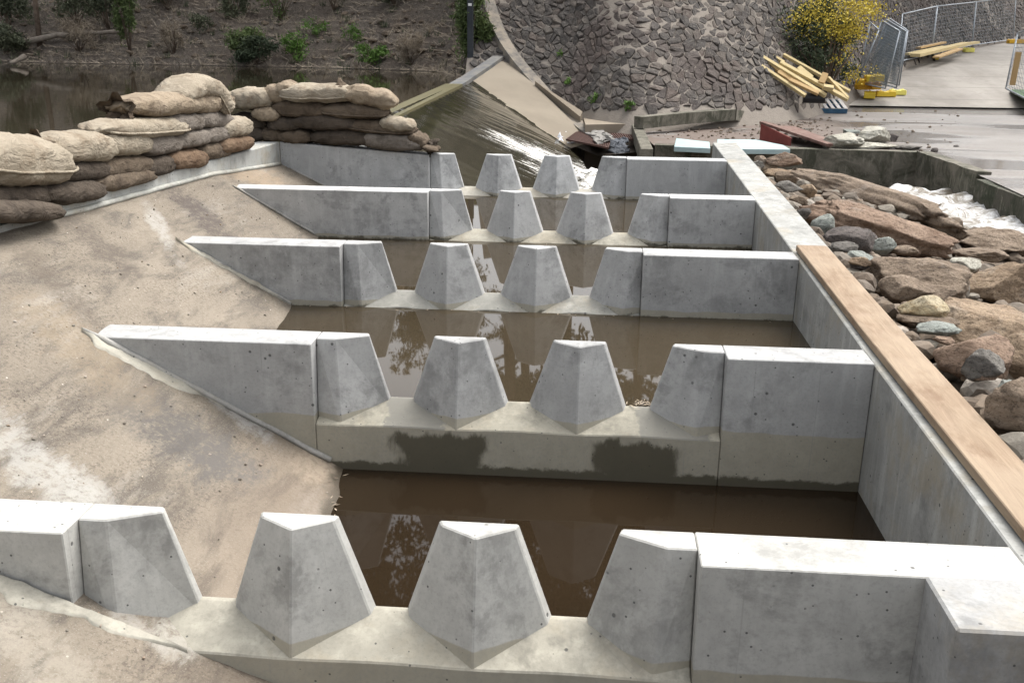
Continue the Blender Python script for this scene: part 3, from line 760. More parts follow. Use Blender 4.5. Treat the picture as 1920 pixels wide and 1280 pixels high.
# bed of stones and earth under the boulders
bm = bmesh.new(); grid(bm, 120, 160, lambda u, v: (lambda x, y: (x, y, bz(x, y)-.10+.07*nz((x, y, 0), 2.2, 4)))(1.684+9*u, -1+19*v))
kind(link_mesh('rubble_bed', bm, M_SOIL, smooth=True))
rn = random.Random(11); bm = bmesh.new()
protos = []
for s in range(6):
    b_ = rock_bm(100+s, 1, .8, .6, sub=2, cuts=6); protos.append(([v.co.copy() for v in b_.verts], [[v.index for v in f.verts] for f in b_.faces])); b_.free()
sf = bm.faces.layers.float.new('shade')
def scatter_stone(bm, p, r, sh, pro=None):
    vs, fs = pro or rn.choice(protos); q = Matrix.Rotation(rn.uniform(0, 6.3), 3, 'Z') @ Matrix.Rotation(rn.uniform(-.5, .5), 3, 'X')
    nv = [bm.verts.new(p+q @ (v*r)) for v in vs]
    for f in fs:
        ff = bm.faces.new([nv[i] for i in f]); ff[sf] = sh
for k in range(2600):
    y = rn.uniform(2.2, 15); x = 1.7+rn.random()**1.3*4.8
    r = rn.choice((.02, .03, .04, .06, .09, .12)); scatter_stone(bm, Vector((x, y, bz(x, y)-.07+.07*nz((x, y, 0), 2.2, 4)+r*.3)), r, rn.random())
t = NT('rubble'); c = t.ramp(t.attr('shade'), (0., (.09, .068, .05)), (.3, (.18, .138, .10)), (.55, (.15, .125, .10)), (.85, (.22, .20, .165)), (.9, (.25, .17, .105)), (1., (.34, .31, .27)))
c = t.mix(t.ramp(t.noise(20, 5, .7), (.45, 0.), (.65, .6)), c, (.10, .085, .07))
M_RUB = t.done(c, .9, t.bump(t.noise(40, 4), .5, .01), .3)
kind(link_mesh('rubble', bm, M_RUB), 'stuff')['label'] = 'small broken stones lying between the boulders'

def longrock(seed, pa, pb, r, rz, matn, label):
    c = (pa+pb)/2; d = pb-pa; L = d.length/2
    bm = rock_bm(seed, L*1.08, r, rz, (0, -math.asin(d.z/d.length), math.atan2(d.y, d.x)), 5, 5, .22)
    bmesh.ops.translate(bm, verts=bm.verts, vec=c)
    return tag(link_mesh('boulder', bm, MR[matn], origin=c-Vector((0, 0, rz*.6)), smooth=True), label, 'boulder', 'boulders beside the fishway')
longrock(21, PB(1490, 322, .05), PB(1775, 425, .08), .30, .24, 'brown', 'very long brown boulder, farthest of the two long ones, beside the white water')
longrock(22, PB(1515, 392, .08), PB(1785, 465, .12), .26, .20, 'red', 'long smooth purplish brown boulder lying parallel in front of the longest boulder')
B = boulder
B(23, 1775, 412, 1935, 476, 'brown', 'brown boulder at the water edge right of the two long boulders', rough=.2)
B(24, 1622, 462, 1806, 572, 'brown', 'large grey brown boulder with a low rounded top in the middle of the rocks', cuts=5)
B(25, 1806, 462, 1945, 580, 'tan', 'tan weathered boulder at the right edge, above the biggest reddish boulder')
B(26, 1742, 535, 1950, 665, 'tan', 'biggest reddish tan boulder with a pale rubbed patch on top', cuts=5)
B(27, 1722, 598, 1856, 706, 'red', 'reddish brown rounded boulder in front of the biggest tan boulder')
B(28, 1736, 640, 1816, 712, 'grey', 'small grey boulder with white specks left of the reddish one')
B(29, 1630, 536, 1714, 602, 'cream', 'cream and orange stone right beside the timber plank')
B(30, 1692, 590, 1764, 628, 'green', 'flat pale greenish stone just below the cream stone')
B(31, 1688, 578, 1780, 610, 'brown', 'thin brown slab stone lying behind the flat greenish stone')
B(32, 1790, 698, 1854, 758, 'green', 'angular pale greenish stone near the plank, below the small grey boulder')
B(33, 1832, 712, 1975, 856, 'brown', 'brown layered boulder at the right edge, nearest to the camera', base=PB(1902, 790, .05)+Vector((.10, .12, .0)))
B(34, 1850, 610, 1960, 720, 'tan', 'orange brown boulder with a dark hollow at the right edge')
B(35, 1604, 503, 1712, 566, 'brown', 'brown boulder between the timber plank and the large grey brown boulder')
B(36, 1534, 416, 1634, 474, 'dark', 'dark rough boulder close to the start of the timber plank')
B(37, 1500, 396, 1548, 444, 'green', 'small grey green stone against the white top of the side wall')
B(38, 1616, 432, 1652, 466, 'dark', 'small dark stone in a row below the long purplish boulder')
B(39, 1634, 438, 1682, 474, 'green', 'small pale grey stone next to the small dark one below the long boulder')
B(40, 1586, 462, 1632, 498, 'green', 'grey green stone beside the far end of the timber plank')
B(41, 1590, 484, 1626, 508, 'dark', 'small dark grey stone touching the far part of the timber plank')
B(42, 1434, 280, 1500, 314, 'red', 'rounded reddish boulder nearest to the far end of the side wall')
B(43, 1412, 290, 1440, 312, 'brown', 'small brown stone left of the rounded reddish boulder by the wall end')
B(44, 1420, 301, 1456, 318, 'tan', 'small orange tan stone under the rounded reddish boulder')
B(45, 1430, 312, 1480, 338, 'tan', 'orange stone beside the side wall left of the longest boulder')
B(46, 1456, 336, 1504, 362, 'grey', 'small grey stone beside the far part of the side wall')
B(47, 1780, 478, 1838, 508, 'white', 'small whitish triangular stone between the grey brown and tan boulders')
B(48, 1796, 452, 1892, 490, 'brown', 'low brown boulder behind the small whitish triangular stone')
B(49, 1478, 362, 1512, 386, 'brown', 'small brown stone left of the long purplish boulder')
B(50, 1890, 424, 1960, 458, 'brown', 'brown boulder at the right edge touching the white water')

for k, (x0, y0, x1, y1, mt, lab) in enumerate(((1408, 300, 1432, 322, 'grey', 'small grey stone at the far end beside the side wall top'), (1455, 318, 1492, 346, 'brown', 'brown stone between the orange stone and the longest boulder'),
    (1480, 384, 1506, 408, 'grey', 'little grey stone beside the wall, above the grey green stone'), (1500, 340, 1530, 366, 'tan', 'small tan stone wedged between the two long boulders at their far end'),
    (1548, 446, 1592, 476, 'grey', 'grey stone between the dark rough boulder and the timber end'), (1672, 452, 1722, 478, 'brown', 'small brown stone behind the large grey brown boulder'),
    (1712, 560, 1748, 592, 'grey', 'grey stone between the large grey brown and the biggest tan boulder'), (1660, 560, 1704, 588, 'brown', 'brown stone tucked behind the cream stone'),
    (1776, 560, 1830, 592, 'tan', 'tan stone at the foot of the tan boulder near the right edge'), (1752, 622, 1790, 646, 'red', 'small reddish stone behind the speckled small grey boulder'),
    (1812, 640, 1856, 690, 'brown', 'brown stone between the reddish boulder and the orange brown one'), (1820, 684, 1866, 716, 'red', 'reddish stone above the nearest brown layered boulder'),
    (1856, 440, 1930, 472, 'grey', 'low grey boulder near the right edge behind the tan boulder'), (1690, 486, 1716, 506, 'cream', 'tiny cream stone on the middle boulders'),
    (1880, 790, 1960, 900, 'red', 'reddish brown boulder under the nearest brown layered boulder at the right edge'), (1560, 476, 1598, 500, 'tan', 'small tan stone touching the far end of the timber plank'))):
    boulder(200+k, x0, y0, x1, y1, mt, lab)
# white water in the side channel
t = NT('white_water'); n1 = t.noise(1.6, 7, .75, dist=1.5); n2 = t.noise(8, 5, .8)
f = t.ramp(n1, (.42, 0.), (.54, 1.)); c = t.mix(f, (.10, .08, .05), t.mix(t.ramp(n2, (.35, 0.), (.62, 1.)), (.26, .25, .22), (.62, .63, .64)))
M_WW = t.done(c, .5, t.bump(n1, .35, .08, t.bump(n2, .25, .03)), .5)
bm = bmesh.new()
grid(bm, 130, 90, lambda u, v: (lambda x, y: (x, y, -2.82+.12*nz((x*1.0, y*1.3, 0), 1.1, 5)+.04*nz((x, y, 7), 5, 3)))(1.8+13*u, 8.5+9.7*v))
kind(link_mesh('white_water', bm, M_WW, smooth=True))

# ------------------------------------------------------------------ sandbags
def m_bag(name, a, b, dirt):
    t = NT(name); w = t.N.new('ShaderNodeTexWave'); w.inputs['Scale'].default_value = 60; t.L.new(t.pos, w.inputs[0]); w.inputs['Distortion'].default_value = 2
    n1 = t.noise(4, 5, .65); n2 = t.noise(30, 4, .7)
    c = t.mix(t.ramp(n1, (.35, 0.), (.65, 1.)), a, b); c = t.mix(t.ramp(t.noise(7, 5, .7), (.5, 0.), (.66, .7)), c, dirt)
    h = t.math('ADD', n2, t.math('MULTIPLY', w.outputs['Fac'], .06)); n = t.bump(h, .5, .006); n = t.bump(t.math('ABSOLUTE', t.math('SUBTRACT', t.noise(5, 4, .6, v=t.scl(t.pos, (1, 1, 1.6)), dist=1.2), .5)), .7, .05, n); n = t.bump(t.noise(9, 3, v=t.scl(t.pos, (1, 1, 3))), .5, .03, n)
    return t.done(c, .95, n, .15)
MB = dict(
 pale=m_bag('pale_hessian', (.235, .20, .15), (.31, .27, .21), (.17, .13, .09)),
 tan=m_bag('tan_hessian', (.21, .165, .115), (.28, .23, .17), (.12, .09, .065)),
 grey=m_bag('grey_hessian', (.14, .12, .10), (.20, .175, .15), (.085, .07, .055)),
 brown=m_bag('brown_hessian', (.09, .068, .048), (.13, .102, .075), (.045, .034, .026)),
 dark=m_bag('dark_hessian', (.055, .044, .034), (.085, .068, .053), (.026, .021, .017)),
 rust=m_bag('rusty_hessian', (.12, .078, .05), (.17, .12, .08), (.07, .045, .03)))
def bag(seed, pa, pb, h, w, matn, label, seam=False, flap=0, droop=0., lump=.10, parts=True):
    rn = random.Random(seed); pa, pb = Vector(pa), Vector(pb); c = (pa+pb)/2; d = pb-pa; L = d.length/2
    ax = d.normalized(); sd_ = ax.cross(Vector((0, 0, 1))).normalized(); u_ = sd_.cross(ax)
    off = Vector((seed*2.3, seed*.7, 0)); nu, nv = 34, 28
    bm = bmesh.new(); rings = []
    def P(u, a):
        uu = abs(u)
        th = h/2*max(0.02, (1-uu**3.8))**.62; wd = w/2*(1-.22*uu**3)*(1-.35*uu**12)
        ca, sa = math.cos(a), math.sin(a)
        e = .78
        x = u*L*(1+.05*nz((seed, a*.8, 0), 1)); q = math.copysign(abs(ca)**e, ca)*wd; z = math.copysign(abs(sa)**(e if sa > 0 else .6), sa)*th
        if sa < 0: z *= .85
        # gathers toward the ends, broad lumps
        g = uu**5*.014*math.sin(a*9+seed*1.3+2*nz((u*2, seed, 0)))
        lm = lump*h*nz((u*1.6+off.x, math.cos(a)*.8, math.sin(a)*.8+off.y), 1.3)+.035*h*nz((u*7+off.x, ca*3, sa*3), 1.2)
        rr = g+lm
        z -= droop*uu**2*h
        # creases across
        z += -.05*h*max(0, math.sin(u*9+seed)+ .5*nz((u*3, a, seed)) -.75)*(1 if sa > 0 else 0)
        return c+ax*x+sd_*(q+rr*ca)+u_*(z+rr*sa)
    for i in range(nu+1):
        u = -1+2*i/nu; u = math.copysign(1-(1-abs(u))**1.35, u)
        rings.append([bm.verts.new(P(u, k*2*math.pi/nv)) for k in range(nv)])
    for a, b in zip(rings, rings[1:]):
        for k in range(nv): bm.faces.new((a[k], a[(k+1) % nv], b[(k+1) % nv], b[k]))
    bm.faces.new(rings[0]); bm.faces.new(rings[-1])
    o = link_mesh('sandbag', bm, MB[matn], origin=c-Vector((0, 0, h/2)), smooth=True)
    tag(o, label, 'sandbag', 'sandbags piled on the concrete walls')
    o['_o'] = tuple(c-Vector((0, 0, h/2)))
    if seam:
        bm = bmesh.new(); pts = []
        for i in range(25):
            u = -.96+1.92*i/24; p = P(u, R(-12)); pts.append(p+sd_*.006)
        tube(bm, pts, .009, 5); link_mesh('seam', bm, MB[matn], o, smooth=True)
    for f in ([flap] if flap else []):       # tied or torn open end
        s = f; e = c+ax*L*.9*s
        bm = bmesh.new(); rr = w*.30
        vs = []
        for i in range(9):
            ring = []
            for k in range(22):
                a = k*2*math.pi/22; r = rr*(.5+.7*(i/8)**.8)*(1+.32*math.sin(a*5+seed+i*.5)+.22*nz((a*2, i, seed)))*(.55 if i == 0 else 1)
                ring.append(bm.verts.new(e+ax*s*(i/8*rr*.95+.03*nz((a, i, seed)))+sd_*math.cos(a)*r+u_*(math.sin(a)*r*.75-.10*h*i/8+.25*rr*abs(math.sin(a))*i/8)))
            vs.append(ring)
        for a_, b_ in zip(vs, vs[1:]):
            for k in range(22): bm.faces.new((a_[k], a_[(k+1) % 22], b_[(k+1) % 22], b_[k]))
        link_mesh('torn_end', bm, MB['brown' if matn in ('pale', 'tan', 'rust') else 'dark'], o, smooth=True)
    return o
HX = -3.40
def lb(seed, x0, yc0, x1, yc1, hpx, matn, label, dx=0, w=.30, **k):
    pa = PX(x0, yc0, HX+dx); pb = PX(x1, yc1, HX+dx); d = (pa.y+pb.y)/2
    v = (pb-pa)*.5; c = (pa+pb)/2; k.setdefault('lump', .06)
    return bag(seed, c-v*1.20, c+v*1.20, hpx*d/F*1.12, w, matn, label, **k)
# long left pile, bottom rows first
lb(1, -60, 398, 84, 397, 44, 'dark', 'lowest dark bag at the left edge, end resting on the concrete slab', dx=.12)
lb(2, -60, 372, 80, 364, 46, 'dark', 'dark brown bag at the left edge, right above the lowest dark bag')
lb(3, 64, 366, 166, 357, 46, 'dark', 'dark bulging bag at the bottom row where the concrete wall begins', dx=.04)
lb(4, 162, 346, 262, 328, 36, 'brown', 'brown bottom row bag on the concrete wall, second from its near end', dx=.02)
lb(5, 66, 326, 176, 318, 42, 'dark', 'dark brown bag directly under the two pale bags of the left pile')
lb(6, 164, 318, 258, 308, 42, 'brown', 'brown bag under the pale bag, third row, middle of the left pile')
lb(7, 248, 318, 304, 306, 38, 'dark', 'dark purplish brown bag at the pale patch of wall, left of the torn rusty bag')
lb(8, -70, 304, 88, 306, 96, 'pale', 'largest pale bag at the left edge of the photo, top of the pile', w=.42, seam=True)
lb(9, 86, 280, 182, 276, 58, 'pale', 'pale bag with a torn dark end next to the largest pale bag', w=.36, flap=-1)
lb(10, 174, 272, 252, 268, 50, 'pale', 'smooth pale bag in the left pile, in front of the frayed orange knot', w=.34)
lb(11, 302, 304, 366, 296, 38, 'rust', 'torn rusty brown bag at the bottom row with a frayed mouth', flap=-1, dx=.02)
lb(12, 362, 286, 412, 280, 34, 'brown', 'small brown bottom row bag between the torn rusty bag and the orange brown bag')
lb(13, 398, 276, 454, 266, 30, 'rust', 'orange brown bag at the far bottom end of the left pile', dx=.04)
lb(14, 250, 277, 314, 268, 40, 'grey', 'grey round bag above the torn rusty bag', dx=.0)
lb(15, 306, 266, 372, 256, 36, 'grey', 'grey creased bag in the middle row of the tall part of the left pile')
lb(16, 364, 256, 414, 248, 34, 'grey', 'grey bag in the middle row just left of the pale far end bag')
lb(17, 404, 244, 452, 236, 38, 'pale', 'pale grey bag at the far end of the left pile, pointing at the corner', dx=.03)
lb(18, 186, 244, 318, 238, 40, 'pale', 'long pale bag with a seam lying on the near end of the tall part', w=.36, seam=True)
lb(19, 292, 232, 360, 228, 36, 'grey', 'grey bag under the long tan bag, left one of two')
lb(20, 356, 226, 412, 222, 36, 'grey', 'grey bag under the tan bags, right one of two')
lb(21, 236, 202, 362, 192, 42, 'tan', 'long tan bag with a dark tied end near the top of the left pile', flap=-1, w=.34)
lb(22, 346, 196, 414, 190, 40, 'tan', 'short tan bag beside the draped bags near the top', w=.32)
lb(23, 318, 166, 396, 160, 42, 'pale', 'topmost pale bag bulging over the left pile', w=.36, droop=.5)
p0, p1 = PX(392, 160, HX+.02), PX(420, 212, HX+.10)
bag(24, p0, p1, .20, .36, 'pale', 'pale bag draped steeply down the far side of the left pile', seam=True)
# right pile on the wing of the farthest baffle
def rb_(seed, x0, yc0, x1, yc1, hpx, matn, label, dy=0, w=.34, **k):
    yy = 10.33+dy; pa, pb = PY(x0, yc0, yy), PY(x1, yc1, yy); c = (pa+pb)/2; v = (pb-pa)*.5
    return bag(seed, c-v*1.16, c+v*1.16, hpx*yy/F*1.14, w, matn, label, **k)
rb_(31, 434, 248, 500, 250, 30, 'dark', 'dark bag in the corner gap at the bottom of the right pile', dy=.0)
rb_(32, 496, 252, 534, 250, 28, 'brown', 'small brown bag at the bottom between the corner and the reddish bag', dy=.02, flap=1)
rb_(33, 527, 254, 586, 256, 26, 'brown', 'short reddish brown bottom bag of the right pile')
rb_(34, 592, 256, 708, 260, 27, 'dark', 'long dark bottom bag in the middle of the right pile', flap=-1)
rb_(35, 686, 262, 792, 270, 32, 'grey', 'long grey bottom bag at the right end of the right pile', dy=-.02)
rb_(36, 440, 224, 500, 232, 28, 'dark', 'dark bag under the round pale bag by the corner', dy=.02)
rb_(37, 480, 212, 526, 216, 26, 'tan', 'small tan bag squeezed below the round pale bag', dy=-.04)
rb_(38, 510, 232, 564, 234, 26, 'dark', 'short dark bag in the second row of the right pile')
rb_(39, 554, 228, 670, 232, 28, 'dark', 'long dark brown bag in the second row of the right pile', dy=-.01)
rb_(40, 658, 234, 772, 244, 26, 'brown', 'long brown bag with a seam at the right of the second row', seam=True)
rb_(41, 516, 203, 616, 206, 30, 'brown', 'grey brown bag in the third row, left one', dy=.01)
rb_(42, 610, 206, 722, 212, 28, 'brown', 'brown seamed bag in the third row, right one', seam=True, dy=-.01)
rb_(43, 718, 228, 774, 238, 24, 'pale', 'small pale bag end perched at the right of the second row', dy=-.05)
rb_(44, 430, 188, 510, 186, 38, 'pale', 'round pale bag at the left top of the right pile', w=.4)
rb_(45, 500, 182, 558, 168, 34, 'tan', 'tan bag slanting up between the round pale bag and the long one', dy=.04)
rb_(46, 538, 176, 660, 176, 33, 'pale', 'long smooth cream bag lying on top of the right pile', seam=True, w=.4)
rb_(47, 652, 174, 738, 192, 34, 'tan', 'crumpled tan bag with torn cloth on top of the right pile', flap=-1, w=.38)
rb_(48, 770, 254, 800, 270, 24, 'brown', 'frayed brown bag mouth at the right end of the right pile', flap=1)
rb_(49, 796, 275, 822, 280, 10, 'brown', 'thin scrap of dark sack lying on the end block of the farthest baffle', dy=-.05)

rn = random.Random(55); bm = bmesh.new(); sf = bm.faces.layers.float.new('shade')
for _ in range(520):
    y = rn.uniform(2.2, 10); xr = -1.3-.12*(y-2.7); x = rn.uniform(-3.2, xr); r = rn.choice((.004, .005, .007, .010)); scatter_stone(bm, Vector((x, y, slab_z(x, y)+r*.3)), r, .6+rn.random()*.4)
kind(link_mesh('grit', bm, M_RUB), 'stuff')['label'] = 'grit and small pale stones lying on the concrete slope'
bm = bmesh.new(); sf = bm.faces.layers.float.new('shade')
def twig(p, l, w):
    a = rn.uniform(0, 6.3); d = Vector((math.cos(a), math.sin(a), rn.uniform(-.05, .1)))*l; s_ = Vector((-d.y, d.x, 0)).normalized()*w
    f = bm.faces.new([bm.verts.new(p-d*.5), bm.verts.new(p+s_), bm.verts.new(p+d*.5), bm.verts.new(p-s_)]); f[sf] = rn.random()
for _ in range(34): twig(PZ(rn.gauss(1200, 14), rn.gauss(756, 4), -1.905), rn.uniform(.02, .06), rn.uniform(.002, .005))
for _ in range(60):
    i = rn.choice((1, 2, 3)); twig(Vector((rn.uniform(-2.0, 1.3), Ys[i+1]-RBP-abs(rn.gauss(0, .03)), WATER[i]+.003)), rn.uniform(.01, .035), .003)
for _ in range(70):
    y = rn.uniform(2.3, 9); x = rn.uniform(-3.2, -1.5-.1*(y-2.7)); twig(Vector((x, y, slab_z(x, y)+.008)), rn.uniform(.01, .04), .003)
for _ in range(26): twig(PS(rn.gauss(632, 12), rn.uniform(890, 1000))+Vector((0, 0, .012)), rn.uniform(.02, .05), .004)
DEB = bm
# ------------------------------------------------------------------ plants
def m_leaf(name, a, b):
    t = NT(name); r = t.attr('shade'); c = t.mix(r, a, b)
    t.b.inputs['Transmission Weight'].default_value = 0
    return t.done(c, .7, None, .25)
ML = dict(green=m_leaf('green_leaves', (.045, .065, .025), (.13, .175, .06)), bright=m_leaf('bright_grass', (.06, .12, .02), (.13, .23, .05)),
 dark=m_leaf('dark_leaves', (.026, .040, .022), (.08, .10, .055)), dry=m_leaf('dry_stems', (.14, .11, .08), (.38, .32, .24)),
 olive=m_leaf('olive_leaves', (.045, .055, .034), (.14, .15, .09)), yellow=m_leaf('wattle_flowers', (.40, .31, .03), (.62, .50, .09)))
def leaves(bm, rn, n, c, r, size, asp=.28, clumps=14, up_=.2, low=-1.):
    L = bm.faces.layers.float.get('shade') or bm.faces.layers.float.new('shade')
    cl = []
    for _ in range(clumps):
        v = Vector((rn.gauss(0, 1), rn.gauss(0, 1), rn.gauss(0, 1))).normalized()*rn.random()**.4
        cl.append((Vector((v.x*r[0], v.y*r[1], max(low, v.z)*r[2])), rn.uniform(.18, .42), rn.random()))
    for _ in range(n):
        q, k, s0 = rn.choice(cl); v = Vector((rn.gauss(0, .6), rn.gauss(0, .6), rn.gauss(0, .6)))
        p = c+q+Vector((v.x*r[0]*k, v.y*r[1]*k, v.z*r[2]*k))
        d = Vector((rn.gauss(0, 1), rn.gauss(0, 1), rn.gauss(up_, 1))).normalized(); s = d.cross(Vector((rn.gauss(0, 1), rn.gauss(0, 1), rn.gauss(0, 1)))).normalized()
        l = size*rn.uniform(.6, 1.4); w = l*asp
        f = bm.faces.new([bm.verts.new(p-d*l*.5), bm.verts.new(p+s*w*.5), bm.verts.new(p+d*l*.5), bm.verts.new(p-s*w*.5)])
        f[L] = max(0, min(1, s0*.6+rn.random()*.5))
def stems(bm, rn, base, c, r, n=9, rad=.02):
    for _ in range(n):
        e = c+Vector((rn.uniform(-.8, .8)*r[0], rn.uniform(-.8, .8)*r[1], rn.uniform(-.3, .9)*r[2]))
        m_ = base.lerp(e, .5)+Vector((rn.uniform(-.1, .1), 0, .1*r[2])); tube(bm, [base, m_, e], [rad, rad*.7, rad*.25], 5)
kind(link_mesh('debris', DEB, ML['dry']), 'stuff')['label'] = 'dry leaves and twigs caught on the crests and slab'
M_BARK = simple('bark', (.085, .062, .045), (.17, .13, .10), 6, .95, .8)
def shrub(seed, px0, py0, px1, py1, matn, label, n=1500, size=.14, name='shrub', left=True, Y=None, stemn=9, extra=None, cat='shrub', group=None, low=-1., asp=.28, up_=.2):
    rn = random.Random(seed)
    base = PY((px0+px1)/2, py1, Y) if Y else on_bank((px0+px1)/2, py1, left)
    k = base.y/F; r = Vector(((px1-px0)/2*k, (px1-px0)/2*k*.7, (py1-py0)/2*k)); c = base+Vector((0, 0, r.z))
    o = thing(name, label, cat, base, group)
    bm = bmesh.new(); leaves(bm, rn, n, c, r*.8, size, low=low, asp=asp, up_=up_); link_mesh('foliage', bm, ML[matn], o)
    if stemn:
        bm = bmesh.new(); stems(bm, rn, base, c, r, stemn); link_mesh('stem', bm, M_BARK, o, smooth=True)
    if extra:
        bm = bmesh.new(); extra(bm, rn, c, r); link_mesh(*extra.nm, o)
    return o
shrub(61, 215, -60, 275, 108, 'green', 'tall thin light green shrub on the far river bank', 2600, .13)
shrub(62, 838, -70, 932, 118, 'green', 'bushy green shrub around the dark post above the weir', 5200, .15)
shrub(63, 415, 50, 525, 112, 'green', 'low overhanging bush with a bright green top and dark base at the water', 2600, .13)
shrub(64, 520, 58, 585, 118, 'bright', 'bright green leafy weed clump beside the overhanging bush', 1300, .12, cat='weed', name='weed_clump')
shrub(65, 660, 78, 735, 122, 'bright', 'green weed clump at the water edge below the middle of the bank', 1300, .11, cat='weed', name='weed_clump')
shrub(66, 640, 48, 690, 82, 'bright', 'small green weed clump halfway up the middle of the far bank', 500, .10, stemn=0, cat='weed', name='weed_clump')
shrub(67, 560, 36, 620, 72, 'bright', 'small green weed clump above the bright leafy clump', 450, .10, stemn=0, cat='weed', name='weed_clump')
shrub(68, 355, 20, 410, 62, 'olive', 'dull green clump on the bank right of the tall thin shrub', 600, .12, stemn=0, cat='weed', name='weed_clump')
shrub(69, -40, -60, 70, 62, 'olive', 'grey olive shrub mass in the upper left corner behind the thin trunk', 3200, .15)
shrub(70, 80, -60, 210, 52, 'olive', 'grey olive shrub between the thin trunk and the tall thin shrub', 3200, .15)
shrub(71, 270, -70, 360, 20, 'olive', 'olive shrub at the top edge right of the tall thin shrub', 1500, .15)
shrub(72, 480, -70, 570, 40, 'green', 'loose green shrub at the top edge over the bright leafy clump', 1500, .14)
shrub(73, 1040, 95, 1062, 112, 'bright', 'tiny weed growing in the stone pitching left of the middle', 120, .09, stemn=0, left=False, cat='weed', name='weed_clump')
shrub(74, 1100, 175, 1128, 198, 'bright', 'yellow green weed at the foot of the stones near the tan ledge', 220, .09, stemn=0, left=False, cat='weed', name='weed_clump')
shrub(75, 1165, 188, 1190, 208, 'bright', 'yellow green weed at the foot of the stones near the kerb start', 200, .09, stemn=0, left=False, cat='weed', name='weed_clump')
shrub(76, 1056, 146, 1078, 162, 'bright', 'small weed in the stones above the small tan side slab', 140, .09, stemn=0, left=False, cat='weed', name='weed_clump')
for k, (x0, y0, x1, y1, mt, lab) in enumerate(((-40, 40, 60, 104, 'olive', 'tangled grey olive brush at the water edge in the left corner'), (95, 30, 205, 98, 'dry', 'dead brown brush behind the long pale log'),
    (300, 10, 352, 108, 'dry', 'thin dead brush right of the tall thin shrub'), (410, -60, 470, 40, 'olive', 'olive shrub at the top edge above the overhanging bush'), (590, -70, 660, 20, 'dry', 'dry brush at the top edge in the middle of the bank'),
    (740, 60, 800, 124, 'dry', 'dead brown brush at the water edge left of the marker post'), (700, -60, 780, 14, 'olive', 'dull shrub at the top edge left of the marker post'), (425, 70, 540, 122, 'dark', 'dark overhanging roots and leaves under the bright topped bush'),
    (160, -80, 250, 60, 'olive', 'olive foliage mass behind the tall thin shrub'))):
    shrub(120+k, x0, y0, x1, y1, mt, lab, 2600 if mt != 'dry' else 1500, .14 if mt != 'dry' else .20, asp=.28 if mt != 'dry' else .07)
# golden wattle
def wat(bm, rn, c, r):
    leaves(bm, rn, 5200, c+Vector((r.x*.22, -.2, r.z*.42)), Vector((r.x*.72, r.y*.8, r.z*.42)), .07, .8, 34)
wat.nm = ('flowers',)
rn = random.Random(80); base = PY(1545, 180, 29.5); o = thing('wattle_bush', 'large dark green bush covered in yellow blossom beside the fence panels', 'bush', base)
bm = bmesh.new(); leaves(bm, rn, 9000, base+Vector((-.1, .3, 1.35)), Vector((1.25, .9, 1.25)), .13, .3, 30); link_mesh('foliage', bm, ML['dark'], o)
bm = bmesh.new(); leaves(bm, rn, 4600, base+Vector((.25, -.15, 2.15)), Vector((1.35, .75, .72)), .052, .85, 60)
leaves(bm, rn, 260, base+Vector((.6, -.5, 1.0)), Vector((.7, .3, .5)), .06, .85, 12); link_mesh('flowers', bm, ML['yellow'], o)
bm = bmesh.new(); stems(bm, rn, base, base+Vector((0, .2, 1.4)), Vector((1.3, .8, 1.2)), 16, .035); link_mesh('stem', bm, M_BARK, o, smooth=True)
# thin trunk and fallen logs
o = thing('thin_tree', 'thin brown leaning trunk near the upper left corner', 'tree', on_bank(74, 80))
b0 = Vector(o['_o']); bm = bmesh.new(); tube(bm, [b0-Vector((0, 0, .2)), b0+Vector((.05, 0, 1.4)), b0+Vector((-.1, .2, 3)), b0+Vector((.1, .3, 5.5))], [.10, .085, .07, .03], 8); link_mesh('trunk', bm, M_BARK, o, smooth=True)
bm = bmesh.new(); leaves(bm, random.Random(5), 1500, b0+Vector((0, .3, 5.2)), Vector((1.5, 1.2, 1.2)), .16); link_mesh('crown', bm, ML['olive'], o)
def log(pts, r, label, name='fallen_log'):
    bm = bmesh.new(); q = resample([Vector(p) for p in pts], .3); q = [p+Vector((0, 0, .03*nz(p, 2))) for p in q]
    tube(bm, q, [r*(1-.5*i/len(q))*(1+.15*nz(p, 3)) for i, p in enumerate(q)], 8)
    return tag(link_mesh(name, bm, simple('dead_wood_%d' % int(pts[0][0]*10), (.16, .135, .11), (.26, .225, .185), 5, .95, .6), origin=pts[0], smooth=True), label, 'log')
log([on_bank(30, 92)+Vector((0, 0, .15)), on_bank(110, 80)+Vector((0, 0, .25)), on_bank(235, 73)+Vector((0, 0, .25))], .12, 'long pale fallen log on the bank at the left')
log([PY(850, 133, 29.6), PY(885, 118, 31)], .16, 'short broken log at the water edge left of the weir crest')
log([PY(45, 108, 31.5), PY(20, 118, 30.5)], .09, 'short pale branch dipping into the river at the left')
# dark marker post in shrub
pp = on_bank(888, 112)+Vector((0, -.75, -.1)); bm = bmesh.new(); bar(bm, pp, pp+Vector((0, 0, 3.2)), .16, .12, (0, 1, 0))
po = thing('marker_post', 'dark upright post with white marks standing in the green shrub', 'post', pp)
link_mesh('post', bm, simple('dark_post', (.03, .035, .04), (.05, .055, .06), 3), po)
MWP = simple('white_paint', (.7, .7, .7), (.8, .8, .8))
for k in range(5):
    bm = bmesh.new(); zz = pp.z+1.55+k*.16; box(bm, pp.x-.05+.02*(k % 2), pp.x+.05, pp.y-.075, pp.y-.068, zz, zz+.07); link_mesh('white_mark', bm, MWP, po)
